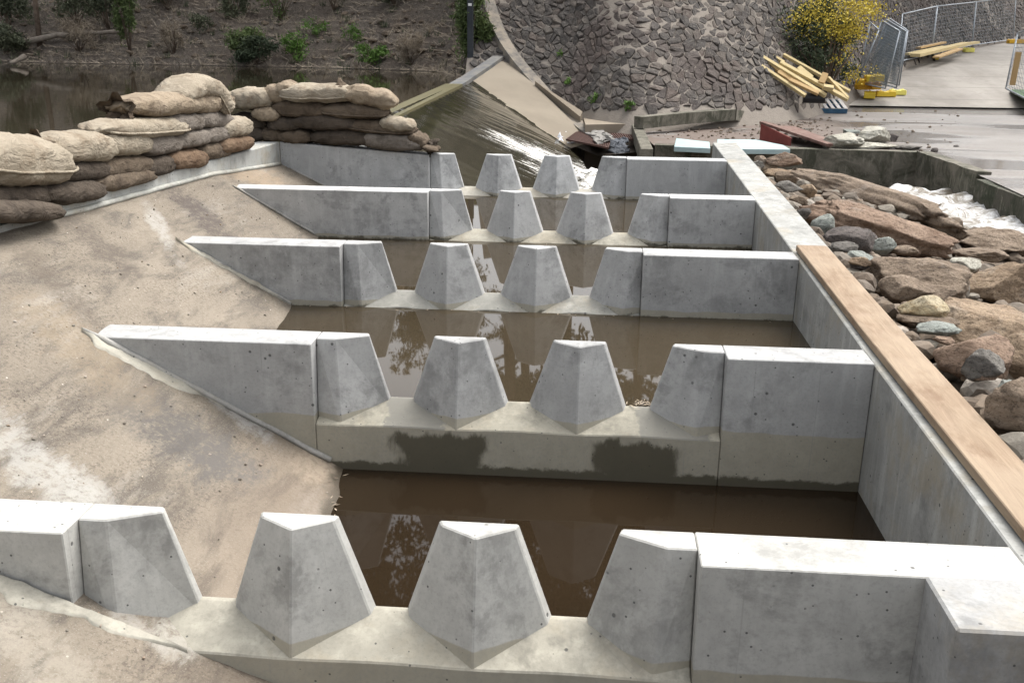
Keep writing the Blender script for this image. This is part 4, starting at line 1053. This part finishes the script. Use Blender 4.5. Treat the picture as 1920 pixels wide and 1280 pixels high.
# litter, twigs, dry grass and loose stones on the river bank
rn = random.Random(31); bm = bmesh.new(); sf = bm.faces.layers.float.new('shade')
def bankpt(s, tt):
    k = s*(len(rowsL)-1); a = rowsL[int(k)]; j = int(tt/.35)+1; return a[min(j, len(a)-1)]
for _ in range(19000):
    p = bankpt(rn.uniform(.30, 1), rn.random()**1.2*5.5)+Vector((rn.uniform(-.3, .3), rn.uniform(-.2, .2), .05))
    ang = rn.uniform(0, 6.3); up1 = abs(rn.gauss(0, .35)); d = Vector((math.cos(ang), math.sin(ang)*.6, up1)).normalized(); l = rn.choice((.06, .1, .16, .3)); s = d.cross(Vector((0, -.5, 1))).normalized()*rn.uniform(.006, .016)
    f = bm.faces.new([bm.verts.new(p-s), bm.verts.new(p+s), bm.verts.new(p+d*l+s*.4), bm.verts.new(p+d*l-s*.4)]); f[sf] = rn.random()
for _ in range(420):
    p = bankpt(rn.uniform(.3, 1), .1+rn.random()**1.4*5)
    for q in range(14):
        d = Vector((rn.gauss(0, .6), rn.gauss(0, .5), abs(rn.gauss(.7, .4)))).normalized()*rn.uniform(.15, .45); s = Vector((1, 0, 0))*.008; f = bm.faces.new([bm.verts.new(p-s), bm.verts.new(p+s), bm.verts.new(p+d)]); f[sf] = rn.uniform(.5, 1)
kind(link_mesh('bank_litter', bm, ML['dry']), 'stuff')['label'] = 'dry twigs and leaf litter on the river bank'
bm = bmesh.new(); sf = bm.faces.layers.float.new('shade')
for _ in range(700):
    s = rn.uniform(.45, 1); p = bankpt(s, .6+rn.random()*4.6)+Vector((rn.uniform(-.3, .3), rn.uniform(-.2, .2), 0)); scatter_stone(bm, p, rn.choice((.05, .07, .10, .16)), rn.random()*.55)
kind(link_mesh('loose_stones', bm, M_RUB), 'stuff')['label'] = 'loose rough stones on the river bank'
bm = bmesh.new(); L = bm.faces.layers.float.new('shade')
for _ in range(260):
    p = bankpt(rn.uniform(.3, 1), rn.random()*5); col_ = rn.random()
    for k in range(16):
        d = Vector((rn.gauss(0, .4), rn.gauss(0, .4), 1)).normalized()*rn.uniform(.12, .32); s = Vector((rn.uniform(-1, 1), rn.uniform(-1, 1), 0)).normalized()*.014; q = p+Vector((rn.gauss(0, .06), rn.gauss(0, .06), 0))
        f = bm.faces.new([bm.verts.new(q-s), bm.verts.new(q+s), bm.verts.new(q+d)]); f[L] = rn.random()
kind(link_mesh('grass', bm, ML['olive']), 'stuff')['label'] = 'scattered tufts of grass on the river bank'

# tall trees on high ground beyond the frame (seen as reflections)
def gum(seed, h, lo=.3, hi=.85):
    rn = random.Random(seed); tb = bmesh.new(); lf = bmesh.new(); lf.faces.layers.float.new('shade')
    tube(tb, [(0, 0, -1), (.1, 0, h*.3), (-.2, .1, h*.6), (.1, 0, h*.9)], [.32, .26, .17, .05], 8)
    for k in range(16):
        z0 = h*rn.uniform(lo, hi); a = rn.uniform(0, 6.3); l = h*rn.uniform(.12, .24); e = Vector((math.cos(a)*l, math.sin(a)*l, z0+l*rn.uniform(.3, .9)))
        tube(tb, [(0, 0, z0), e*.5+Vector((0, 0, z0*.5)), e], [.12, .07, .02], 5)
        leaves(lf, rn, 620, e, Vector((h*.10, h*.10, h*.07)), .40, .38, 9)
    return tb, lf
TR = []
for s, h, lo in ((1, 17, .3), (2, 21, .3), (3, 24, .52)):
    tb, lf = gum(s, h, lo, .9); me = []
    for bm_, m_, nm in ((tb, M_BARK, 'trunk'), (lf, ML['olive'], 'crown')):
        d_ = bpy.data.meshes.new(nm); bm_.to_mesh(d_); bm_.free(); d_.materials.append(m_); me.append((nm, d_))
    TR.append(me)
TPOS = [(-22, 44, 1, 1.0), (-17.5, 42, 0, 1.), (-16.2, 48, 1, 1.1), (-2.9, 45, 1, 1.0), (-1.0, 50, 1, 1.2), (-11.6, 46, 1, .42), (-9.6, 47, 1, .43), (-7.7, 46, 1, .45), (-5.9, 47, 1, .5), (-12.6, 40, 2, 1.05), (-5.0, 39, 2, 1.), (-14.5, 38, 2, .95), (-3.2, 41, 2, 1.), (2.5, 43, 0, 1.1), (6, 48, 1, 1.2), (10.5, 45, 1, 1.1), (15, 50, 1, 1.2), (20, 52, 0, 1.3), (-27, 48, 1, 1.2), (27, 60, 1, 1.3)]
for k, (x, y, s, sc_) in enumerate(TPOS):
    o = bpy.data.objects.new('gum_tree', None); col.objects.link(o); o.location = (x, y, 3); o.rotation_euler.z = k*1.3; o.scale = (sc_,)*3
    tag(o, 'tall gum tree on the high ground behind the banks, above the view', 'tree', 'tall trees on the high ground')
    for nm, d_ in TR[s]:
        c = bpy.data.objects.new(nm, d_); col.objects.link(c); c.parent = o

# ------------------------------------------------------------------ site clutter
M_RUST = simple('rusty_steel', (.05, .025, .02), (.10, .05, .038), 8, .8, .4, .4)
# rusty grates
for (a, b, c_, d_, lab) in (((1062, 262), (1092, 240), (1150, 244), (1140, 278), 'rusty steel grating sagging under grey cloth beside the foot of the weir slab'), ((1120, 236), (1196, 236), (1204, 262), (1150, 262), 'flat rusty steel grating covering the pit next to the tan ledge')):
    A, B_, C_, D_ = [PZ(*p, -2.52) for p in (a, b, c_, d_)]; c0 = (A+B_+C_+D_)/4
    o = thing('steel_grating', lab, 'grating', c0)
    for nm, (s0, s1, e0, e1), n in (('cross_bars', (A, D_, B_, C_), 26), ('bearing_bars', (A, B_, D_, C_), 14)):
        bm = bmesh.new()
        for k in range(n+1): bar(bm, s0.lerp(s1, k/n), e0.lerp(e1, k/n)+Vector((0, 0, .001)), .022, .04 if nm[0] == 'b' else .03)
        link_mesh(nm, bm, M_RUST, o)
# pit under the gratings
bm = bmesh.new(); pit = [PZ(1062, 268, -2.7), PZ(1100, 236, -2.7), PZ(1200, 234, -2.7), PZ(1212, 284, -2.7), PZ(1120, 292, -2.76)]
bm.faces.new([bm.verts.new(p) for p in pit]); kind(link_mesh('pit_floor', bm, simple('pit_mud', (.02, .017, .013), (.05, .04, .03), 5, .5)))
def cloth(seed, pts, nu, nv, amp, matx, name, label, cat, sc_=3., thick=.006):
    A, B_, C_, D_ = pts; bm = bmesh.new()
    def f(u, v):
        p = A.lerp(B_, u).lerp(D_.lerp(C_, u), v)
        e = .18*nz((u*3+seed, v*3, 0), 1)
        p = p+Vector((e, 0, 0)); p.z += amp*(nz((u*sc_+seed, v*sc_, 1), 1.3, 4)+.5*math.sin(u*13+v*6+seed)*.4); return p
    grid(bm, nu, nv, f)
    o = link_mesh(name, bm, matx, origin=(A+B_+C_+D_)/4, smooth=True)
    md = o.modifiers.new('thickness', 'SOLIDIFY'); md.thickness = thick
    return tag(o, label, cat)
cloth(4, [PZ(1092, 238, -2.46), PZ(1128, 240, -2.46), PZ(1150, 262, -2.45), PZ(1120, 268, -2.47)], 30, 26, .05, simple('grey_geotextile', (.17, .16, .15), (.24, .23, .21), 3, .9), 'grey_cloth', 'grey wrinkled cloth draped over the sagging rusty grating', 'cloth')
cloth(9, [PZ(1130, 258, -2.46), PZ(1172, 258, -2.46), PZ(1180, 286, -2.72), PZ(1150, 292, -2.78)], 30, 26, .06, simple('blue_grey_cloth', (.055, .06, .07), (.10, .11, .125), 3, .8), 'blue_cloth', 'dark blue grey cloth hanging down at the pit edge', 'cloth')
cloth(14, [PZ(1012, 250, -2.62), PZ(1052, 246, -2.62), PZ(1070, 270, -2.66), PZ(1032, 274, -2.68)], 34, 30, .16, simple('white_plastic', (.5, .52, .56), (.7, .71, .74), 3, .3, .5, .5), 'white_plastic', 'crumpled whitish plastic sheet caught at the toe of the weir', 'plastic sheet', 5.)
# pale blue-green metal covers on the channel wall
M_BLUE = simple('pale_blue_metal', (.30, .40, .41), (.38, .48, .48), 3, .5, .15, .5)
def plate(pts, th, matx, name, label, cat, **k):
    bm = bmesh.new(); loft(bm, [p-Vector((0, 0, th)) for p in pts], pts); bevel(bm, .006)
    return tag(link_mesh(name, bm, matx, origin=sum(pts, Vector())/len(pts)), label, cat, **k)
plate([PZ(1264, 275, -2.34), PZ(1332, 278, -2.34), PZ(1330, 266, -2.38+.06), PZ(1300, 263, -2.30), PZ(1268, 259, -2.28)], .10, M_BLUE, 'metal_cover', 'pale blue green metal cover left of the far end of the side wall', 'metal cover')
plate([PZ(1345, 279, -2.34), PZ(1482, 280, -2.34), PZ(1468, 272, -2.34), PZ(1418, 262, -2.33), PZ(1345, 261, -2.30)], .10, M_BLUE, 'metal_cover', 'longer pale blue green metal cover right of the far end of the side wall', 'metal cover')
# red trough
tr = thing('steel_trough', 'red steel trough with a rusty lid edge lying on the muddy apron', 'trough', PZ(1490, 266, GZ))
M_RED = simple('red_steel', (.13, .022, .018), (.19, .04, .032), 4, .5, .2, .4)
a0, a1, b0, b1 = PZ(1424, 262, GZ), PZ(1482, 274, GZ), PZ(1560, 272, GZ), PZ(1470, 252, GZ)
u3 = Vector((0, 0, 1))
bm = bmesh.new(); q = [a0, a1, b0, b1]; hs = [.36, .14, .10, .26]
loft(bm, [a0, a1, a1+Vector((.03, .1, 0)), a0+Vector((.03, .1, 0))], [a0+u3*.34, a1+u3*.16, a1+Vector((.03, .1, .16)), a0+Vector((.03, .1, .34))]); link_mesh('side_plate', bm, M_RED, tr)
M_RUSTR = simple('rust_red', (.10, .045, .035), (.19, .13, .105), 5, .8, .4)
bm = bmesh.new(); s_, e_ = a0+Vector((.05, .12, .36)), PZ(1556, 272, GZ+.12)
bar(bm, s_, e_, .16, .05); link_mesh('lid_edge', bm, M_RUSTR, tr)
bm = bmesh.new(); loft(bm, [s_+Vector((.15, .1, -.1)), e_+Vector((0, .02, -.06)), e_+Vector((.3, .9, -.1)), s_+Vector((.9, .9, -.2))], [s_+Vector((.15, .1, -.06)), e_+Vector((0, .02, -.02)), e_+Vector((.3, .9, -.02)), s_+Vector((.9, .9, -.16))]); link_mesh('lid', bm, M_RUSTR, tr)
# pale rocks on the apron
def arock(seed, px0, py0, px1, py1, m_, label, **k):
    p = PZ((px0+px1)/2, py1-2, GZ); p = PY((px0+px1)/2, (py0+py1)/2, p.y+.15)
    return boulder(seed, px0, py0, px1, py1, m_, label, base=p, group='rocks lying on the concrete apron', name='rock', cat='rock', **k)
arock(91, 1543, 249, 1610, 282, 'white', 'rough cream rock beside the red trough, left one of the pile')
arock(92, 1604, 238, 1668, 272, 'white', 'rough cream rock right one of the pile on the apron')
arock(93, 1592, 267, 1676, 282, 'white', 'long flat pale rock lying in front of the two cream rocks', asp=.3)
arock(94, 1581, 241, 1609, 255, 'green', 'small bluish pale rock between the two cream rocks')
arock(95, 1660, 252, 1682, 268, 'dark', 'small dark pointed rock right of the cream rocks')
arock(96, 1746, 277, 1759, 288, 'dark', 'single round dark stone on the apron near the wall corner')
arock(97, 1682, 270, 1725, 283, 'grey', 'low grey lump of rubble behind the mossy wall')
arock(98, 1788, 272, 1797, 279, 'dark', 'tiny dark stone on the wet apron, farther right')
arock(99, 1268, 262, 1290, 274, 'white', 'whitish stone in the dark corner left of the metal cover')
rn = random.Random(77); bm = bmesh.new(); sf = bm.faces.layers.float.new('shade')
for _ in range(420):
    px_, py_ = (rn.uniform(1230, 1560), rn.uniform(222, 262)) if rn.random() < .75 else (rn.uniform(1480, 1800), rn.uniform(208, 285))
    r = rn.choice((.015, .02, .03, .05)); scatter_stone(bm, PZ(px_, py_, GZ)+Vector((0, 0, r*.3)), r, rn.random()*.5)
kind(link_mesh('gravel', bm, M_RUB), 'stuff')['label'] = 'loose gravel and mud crumbs on the apron'

# sawn timber stacked on the stones
t = NT('fresh_pine'); g = t.noise(4, 5, .6, v=t.scl(t.pos, (1, 1, 6))); M_PINE = t.done(t.mix(g, (.42, .33, .16), (.58, .47, .26)), .8, t.bump(g, .2, .01), .3)
t = NT('aged_pine'); g = t.noise(4, 5, .6); M_PINE2 = t.done(t.mix(g, (.36, .23, .10), (.48, .34, .17)), .8, t.bump(g, .2, .01), .3)
def plank(a, b, w, h, label, matx=None, grp='timber lengths stacked on the stones', name='timber_length', upv=(0, -.6, .8)):
    bm = bmesh.new(); bar(bm, a, b, w, h, upv); bevel(bm, .005)
    return tag(link_mesh(name, bm, matx or M_PINE, origin=(a+b)/2), label, 'timber', grp)
TP = [((1389, 99, 27.9), (1510, 180, 26.9), .09, .09, 'lowest long yellow timber of the stack, nearest to the stones'),
 ((1400, 90, 28.2), (1548, 180, 27.0), .10, .10, 'second long yellow timber from the bottom of the stack'),
 ((1423, 89, 28.6), (1470, 118, 28.2), .08, .09, 'short timber sticking up behind the second long timber'),
 ((1463, 118, 27.9), (1590, 187, 26.9), .11, .10, 'long timber with its lower end by the blue pallet'),
 ((1469, 103, 28.6), (1593, 172, 27.6), .08, .09, 'uppermost long timber of the stack, under the wattle'),
 ((1553, 146, 27.6), (1590, 185, 26.9), .07, .09, 'thin steep timber at the lower right end of the stack'),
 ((1497, 126, 28.0), (1522, 146, 27.8), .16, .04, 'short board lying between the upper timbers'),
 ((1460, 133, 27.6), (1496, 154, 27.4), .20, .05, 'wide orange board in the middle of the stack'),
 ((1480, 150, 27.2), (1535, 176, 27.0), .12, .08, 'dark yellow timber deep in the lower part of the stack'),
 ((1440, 118, 27.9), (1490, 160, 27.3), .07, .09, 'brownish timber between the two lowest long timbers')]
for k, (a, b, w, h, lab) in enumerate(TP): plank(PY(*a), PY(*b), w, h, lab, M_PINE2 if k in (7, 8, 9) else None)
plank(PY(1539, 158, 27.3), PY(1547, 140, 27.5), .16, .16, 'upright square timber block on top of the stack', M_PINE2)
plank(PY(1543, 163, 27.0), PY(1562, 166, 27.0), .12, .12, 'short yellow offcut at the lower end of the stack')
# pallet
pc = PZ(1549, 213, GZ); pw, pdp = 1.16, .95
pal = thing('pallet', 'pale slatted pallet with blue painted side lying below the timber stack', 'pallet', pc)
M_PB = simple('blue_paint', (.04, .10, .17), (.07, .15, .24), 4, .8); M_PW = simple('weathered_slats', (.38, .36, .34), (.5, .48, .46), 6, .9)
bm = bmesh.new()
for yy in (0, pdp/2, pdp): box(bm, pc.x-pw/2, pc.x+pw/2, pc.y+yy, pc.y+yy+.045, GZ+.03, GZ+.135)
link_mesh('bearer', bm, M_PB, pal)
for k in range(7):
    bm = bmesh.new(); x = pc.x-pw/2+.0+k*(pw-.10)/6; box(bm, x, x+.10, pc.y-.004, pc.y+pdp+.05, GZ+.137, GZ+.157); link_mesh('slat', bm, M_PW, pal)
bm = bmesh.new(); box(bm, pc.x-pw/2, pc.x+pw/2, pc.y-.006, pc.y+.10, GZ+.01, GZ+.028); link_mesh('bottom_board', bm, M_PB, pal)
for ch in pal.children: pass
pal.rotation_euler.x = R(11)
# black drum/pipe opening beneath timber
bm = bmesh.new(); a = PY(1506, 184, 27.2); tube(bm, [a, a+Vector((.55, -.05, 0))], .13, 12); tag(link_mesh('black_roll', bm, simple('black_plastic', (.012, .012, .013), (.02, .02, .022), 3, .5), origin=a), 'black plastic roll tucked under the lower end of the timber stack', 'roll')

# temporary fence
M_GALV = simple('galvanised_steel', (.30, .33, .36), (.40, .43, .46), 8, .45, .1, .5, .5)
M_WIRE = simple('fence_wire', (.16, .19, .21), (.22, .25, .27), 8, .5, .1, .5, .3)
def panel(tl, tr_, br, bl, label, wires=34, cat='fence panel', grp='temporary fence panels', r=.022):
    o = thing('temporary_fence', label, cat, (bl+br)/2, grp)
    bm = bmesh.new(); 
    for a, b in ((tl, tr_), (tr_, br), (br, bl), (bl, tl)): tube(bm, [a, b], r, 7)
    link_mesh('frame', bm, M_GALV, o, smooth=True)
    bm = bmesh.new()
    for k in range(1, wires):
        bar(bm, tl.lerp(tr_, k/wires), bl.lerp(br, k/wires), .008, .008, (.3, 1, .2))
    for k in range(1, wires//2):
        kk = k/(wires//2); bar(bm, tl.lerp(bl, kk), tr_.lerp(br, kk), .007, .007, (0, 0, 1))
    link_mesh('wire_mesh', bm, M_WIRE, o)
    return o
panel(PY(1654, 39, 33), PY(1687, 59, 31), PY(1660, 166, 31), PY(1608, 155, 33), 'leaning mesh fence panel nearest to the wattle, lower end by the yellow block stack', 44)
panel(PY(1662, 37, 33.4), PY(1700, 60, 31.4), PY(1681, 165, 31.4), PY(1625, 150, 33.4), 'leaning mesh fence panel behind the nearest one, beside the concrete ramp', 44)
panel(PY(1668, 35, 33.9), PY(1702, 58, 31.9), PY(1686, 160, 31.9), PY(1634, 146, 33.9), 'third leaning mesh panel, hindmost of the leaning ones', 44)
panel(PY(1632, 42, 32.6), PY(1648, 57, 32.2), PY(1610, 150, 32.2), PY(1606, 158, 32.6), 'narrow folded panel edge half hidden in the wattle', 10)
panel(PY(1692, 27, 37.8), PY(1757, 12, 42), PY(1746, 102, 41.6), PY(1684, 116, 37.4), 'standing mesh fence panel along the ramp edge, left one', 26)
panel(PY(1758, 12, 42), PY(1830, 4, 47.5), PY(1822, 85, 47), PY(1747, 102, 41.6), 'standing mesh fence panel along the ramp edge, middle one behind the yellow block', 26)
panel(PY(1831, 4, 47.5), PY(1905, -6, 54), PY(1900, 74, 53.5), PY(1823, 85, 47), 'standing mesh fence panel along the ramp edge, far right one', 26)
panel(PY(1908, 62, 27.5), PY(1990, 40, 25), PY(1980, 215, 24.6), PY(1886, 166, 27.2), 'mesh panel at the right photo edge with a green mat at its foot', 30)
plank(PY(1910, 98, 26.6), PY(1898, 160, 26.6), .13, .07, 'upright brown timber post against the mesh panel at the right edge', M_PINE2, None, 'timber_post', (0, 1, 0))
plate([PZ(1893, 170, -2.0), PZ(1935, 192, -2.0), PZ(1990, 180, -2.0), PZ(1925, 157, -2.0)], .04, simple('green_mat', (.05, .09, .04), (.08, .13, .06), 4), 'green_mat', 'green mat lying at the foot of the right edge fence panel', 'mat')
# yellow fence feet
M_YEL = simple('yellow_plastic', (.72, .50, .03), (.82, .60, .06), 3, .5, .1, .4); M_YEL2 = simple('orange_yellow_plastic', (.66, .36, .02), (.74, .44, .03), 3, .5, .1, .4); M_LEM = simple('lemon_plastic', (.78, .70, .14), (.85, .78, .22), 3, .5, .1, .4)
def foot(c, ang, label, matx=None, L=.58, W=.24, Hh=.15, grp='yellow fence foot blocks', tilt=0):
    o = thing('plastic_block', label, 'fence block', c, grp)
    M = Matrix.Translation(c) @ Matrix.Rotation(ang, 4, 'Z') @ Matrix.Rotation(tilt, 4, 'Y')
    bm = bmesh.new()
    prof = [(-L/2, 0), (L/2, 0), (L/2, Hh*.8), (L/2-.05, Hh), (.09, Hh), (.07, Hh*.86), (-.07, Hh*.86), (-.09, Hh), (-L/2+.05, Hh), (-L/2, Hh*.8)]
    loft(bm, [(x, -W/2, z) for x, z in prof], [(x, W/2, z) for x, z in prof]); bevel(bm, .012)
    bmesh.ops.transform(bm, matrix=M, verts=bm.verts); link_mesh('block', bm, matx or M_YEL, o)
    bm = bmesh.new()
    for k in (-1, 1): tube(bm, [M @ Vector((k*.16, 0, Hh-.002)), M @ Vector((k*.16, 0, Hh+.02))], .035, 8)
    link_mesh('socket', bm, matx or M_YEL, o)
    return o
def fp(px, py, z=0):
    d = ray(px, py); y = 29.
    while y < 90 and (d*y).z > ramp_z(y)+.004: y += .02
    return d*y
foot(fp(1630, 184, -2.28), R(75), 'yellow block lying end-on in front of the block stack', L=.62, W=.34, Hh=.2)
foot(fp(1659, 181, -2.28), R(4), 'yellow block lying flat, middle of the front row', L=.62, W=.26, Hh=.17)
foot(fp(1682, 178, -2.22), R(4), 'lemon block at the right end of the front row', M_LEM, L=.5, W=.26, Hh=.17)
for k, (px, py, a, lab, m_) in enumerate(((1620, 168, 10, 'orange yellow block at the bottom left of the stack by the leaning panels', M_YEL2), (1642, 167, 80, 'orange yellow block at the bottom right of the stack by the leaning panels', M_YEL2), (1616, 160, 60, 'orange yellow block second from the bottom of the stack, left side', M_YEL2), (1630, 153, 85, 'upper left yellow block of the stack by the leaning panels', M_YEL), (1646, 152, 85, 'upper right yellow block of the stack by the leaning panels', M_YEL))):
    foot(PY(px, py, 32.8-.1*k), R(a), lab, m_, Hh=.2, L=.55, W=.28)
foot(fp(1673, 129), R(85), 'small lemon block between the leaning panels and the far boards', M_LEM, L=.5, W=.3, Hh=.2)
foot(fp(1741, 112), R(-2), 'yellow block in front of the pile of far boards', L=.70, W=.3, Hh=.16)
foot(fp(1814, 98), R(10), 'lemon block at the right end of the pile of far boards', M_LEM, L=.42, W=.4, Hh=.18)
foot(fp(1905, 82), R(0), 'orange yellow block at the foot of the far right fence panel', M_YEL2, L=.8, W=.4, Hh=.2)
# far boards
for k, (a, b, w, h, lab) in enumerate((((1700, 102, 38.5), (1770, 88, 42), .2, .08, 'lowest left board of the far pile'), ((1716, 104, 38), (1812, 82, 44), .35, .12, 'widest pale board of the far pile'), ((1722, 90, 40), (1770, 80, 43), .2, .07, 'thin board at the back left of the far pile'), ((1755, 108, 38.5), (1800, 92, 42), .25, .06, 'board in front, beside the yellow block'), ((1790, 86, 43), (1832, 80, 46), .22, .1, 'right hand stub of board at the end of the far pile'))):
    plank(PY(*a), PY(*b), w, h, lab, M_PINE2 if k in (2, 3) else None, 'boards piled along the ramp edge', 'board', (0, 0, 1))

# clean helper property
for o in bpy.data.objects:
    if '_o' in o: del o['_o']
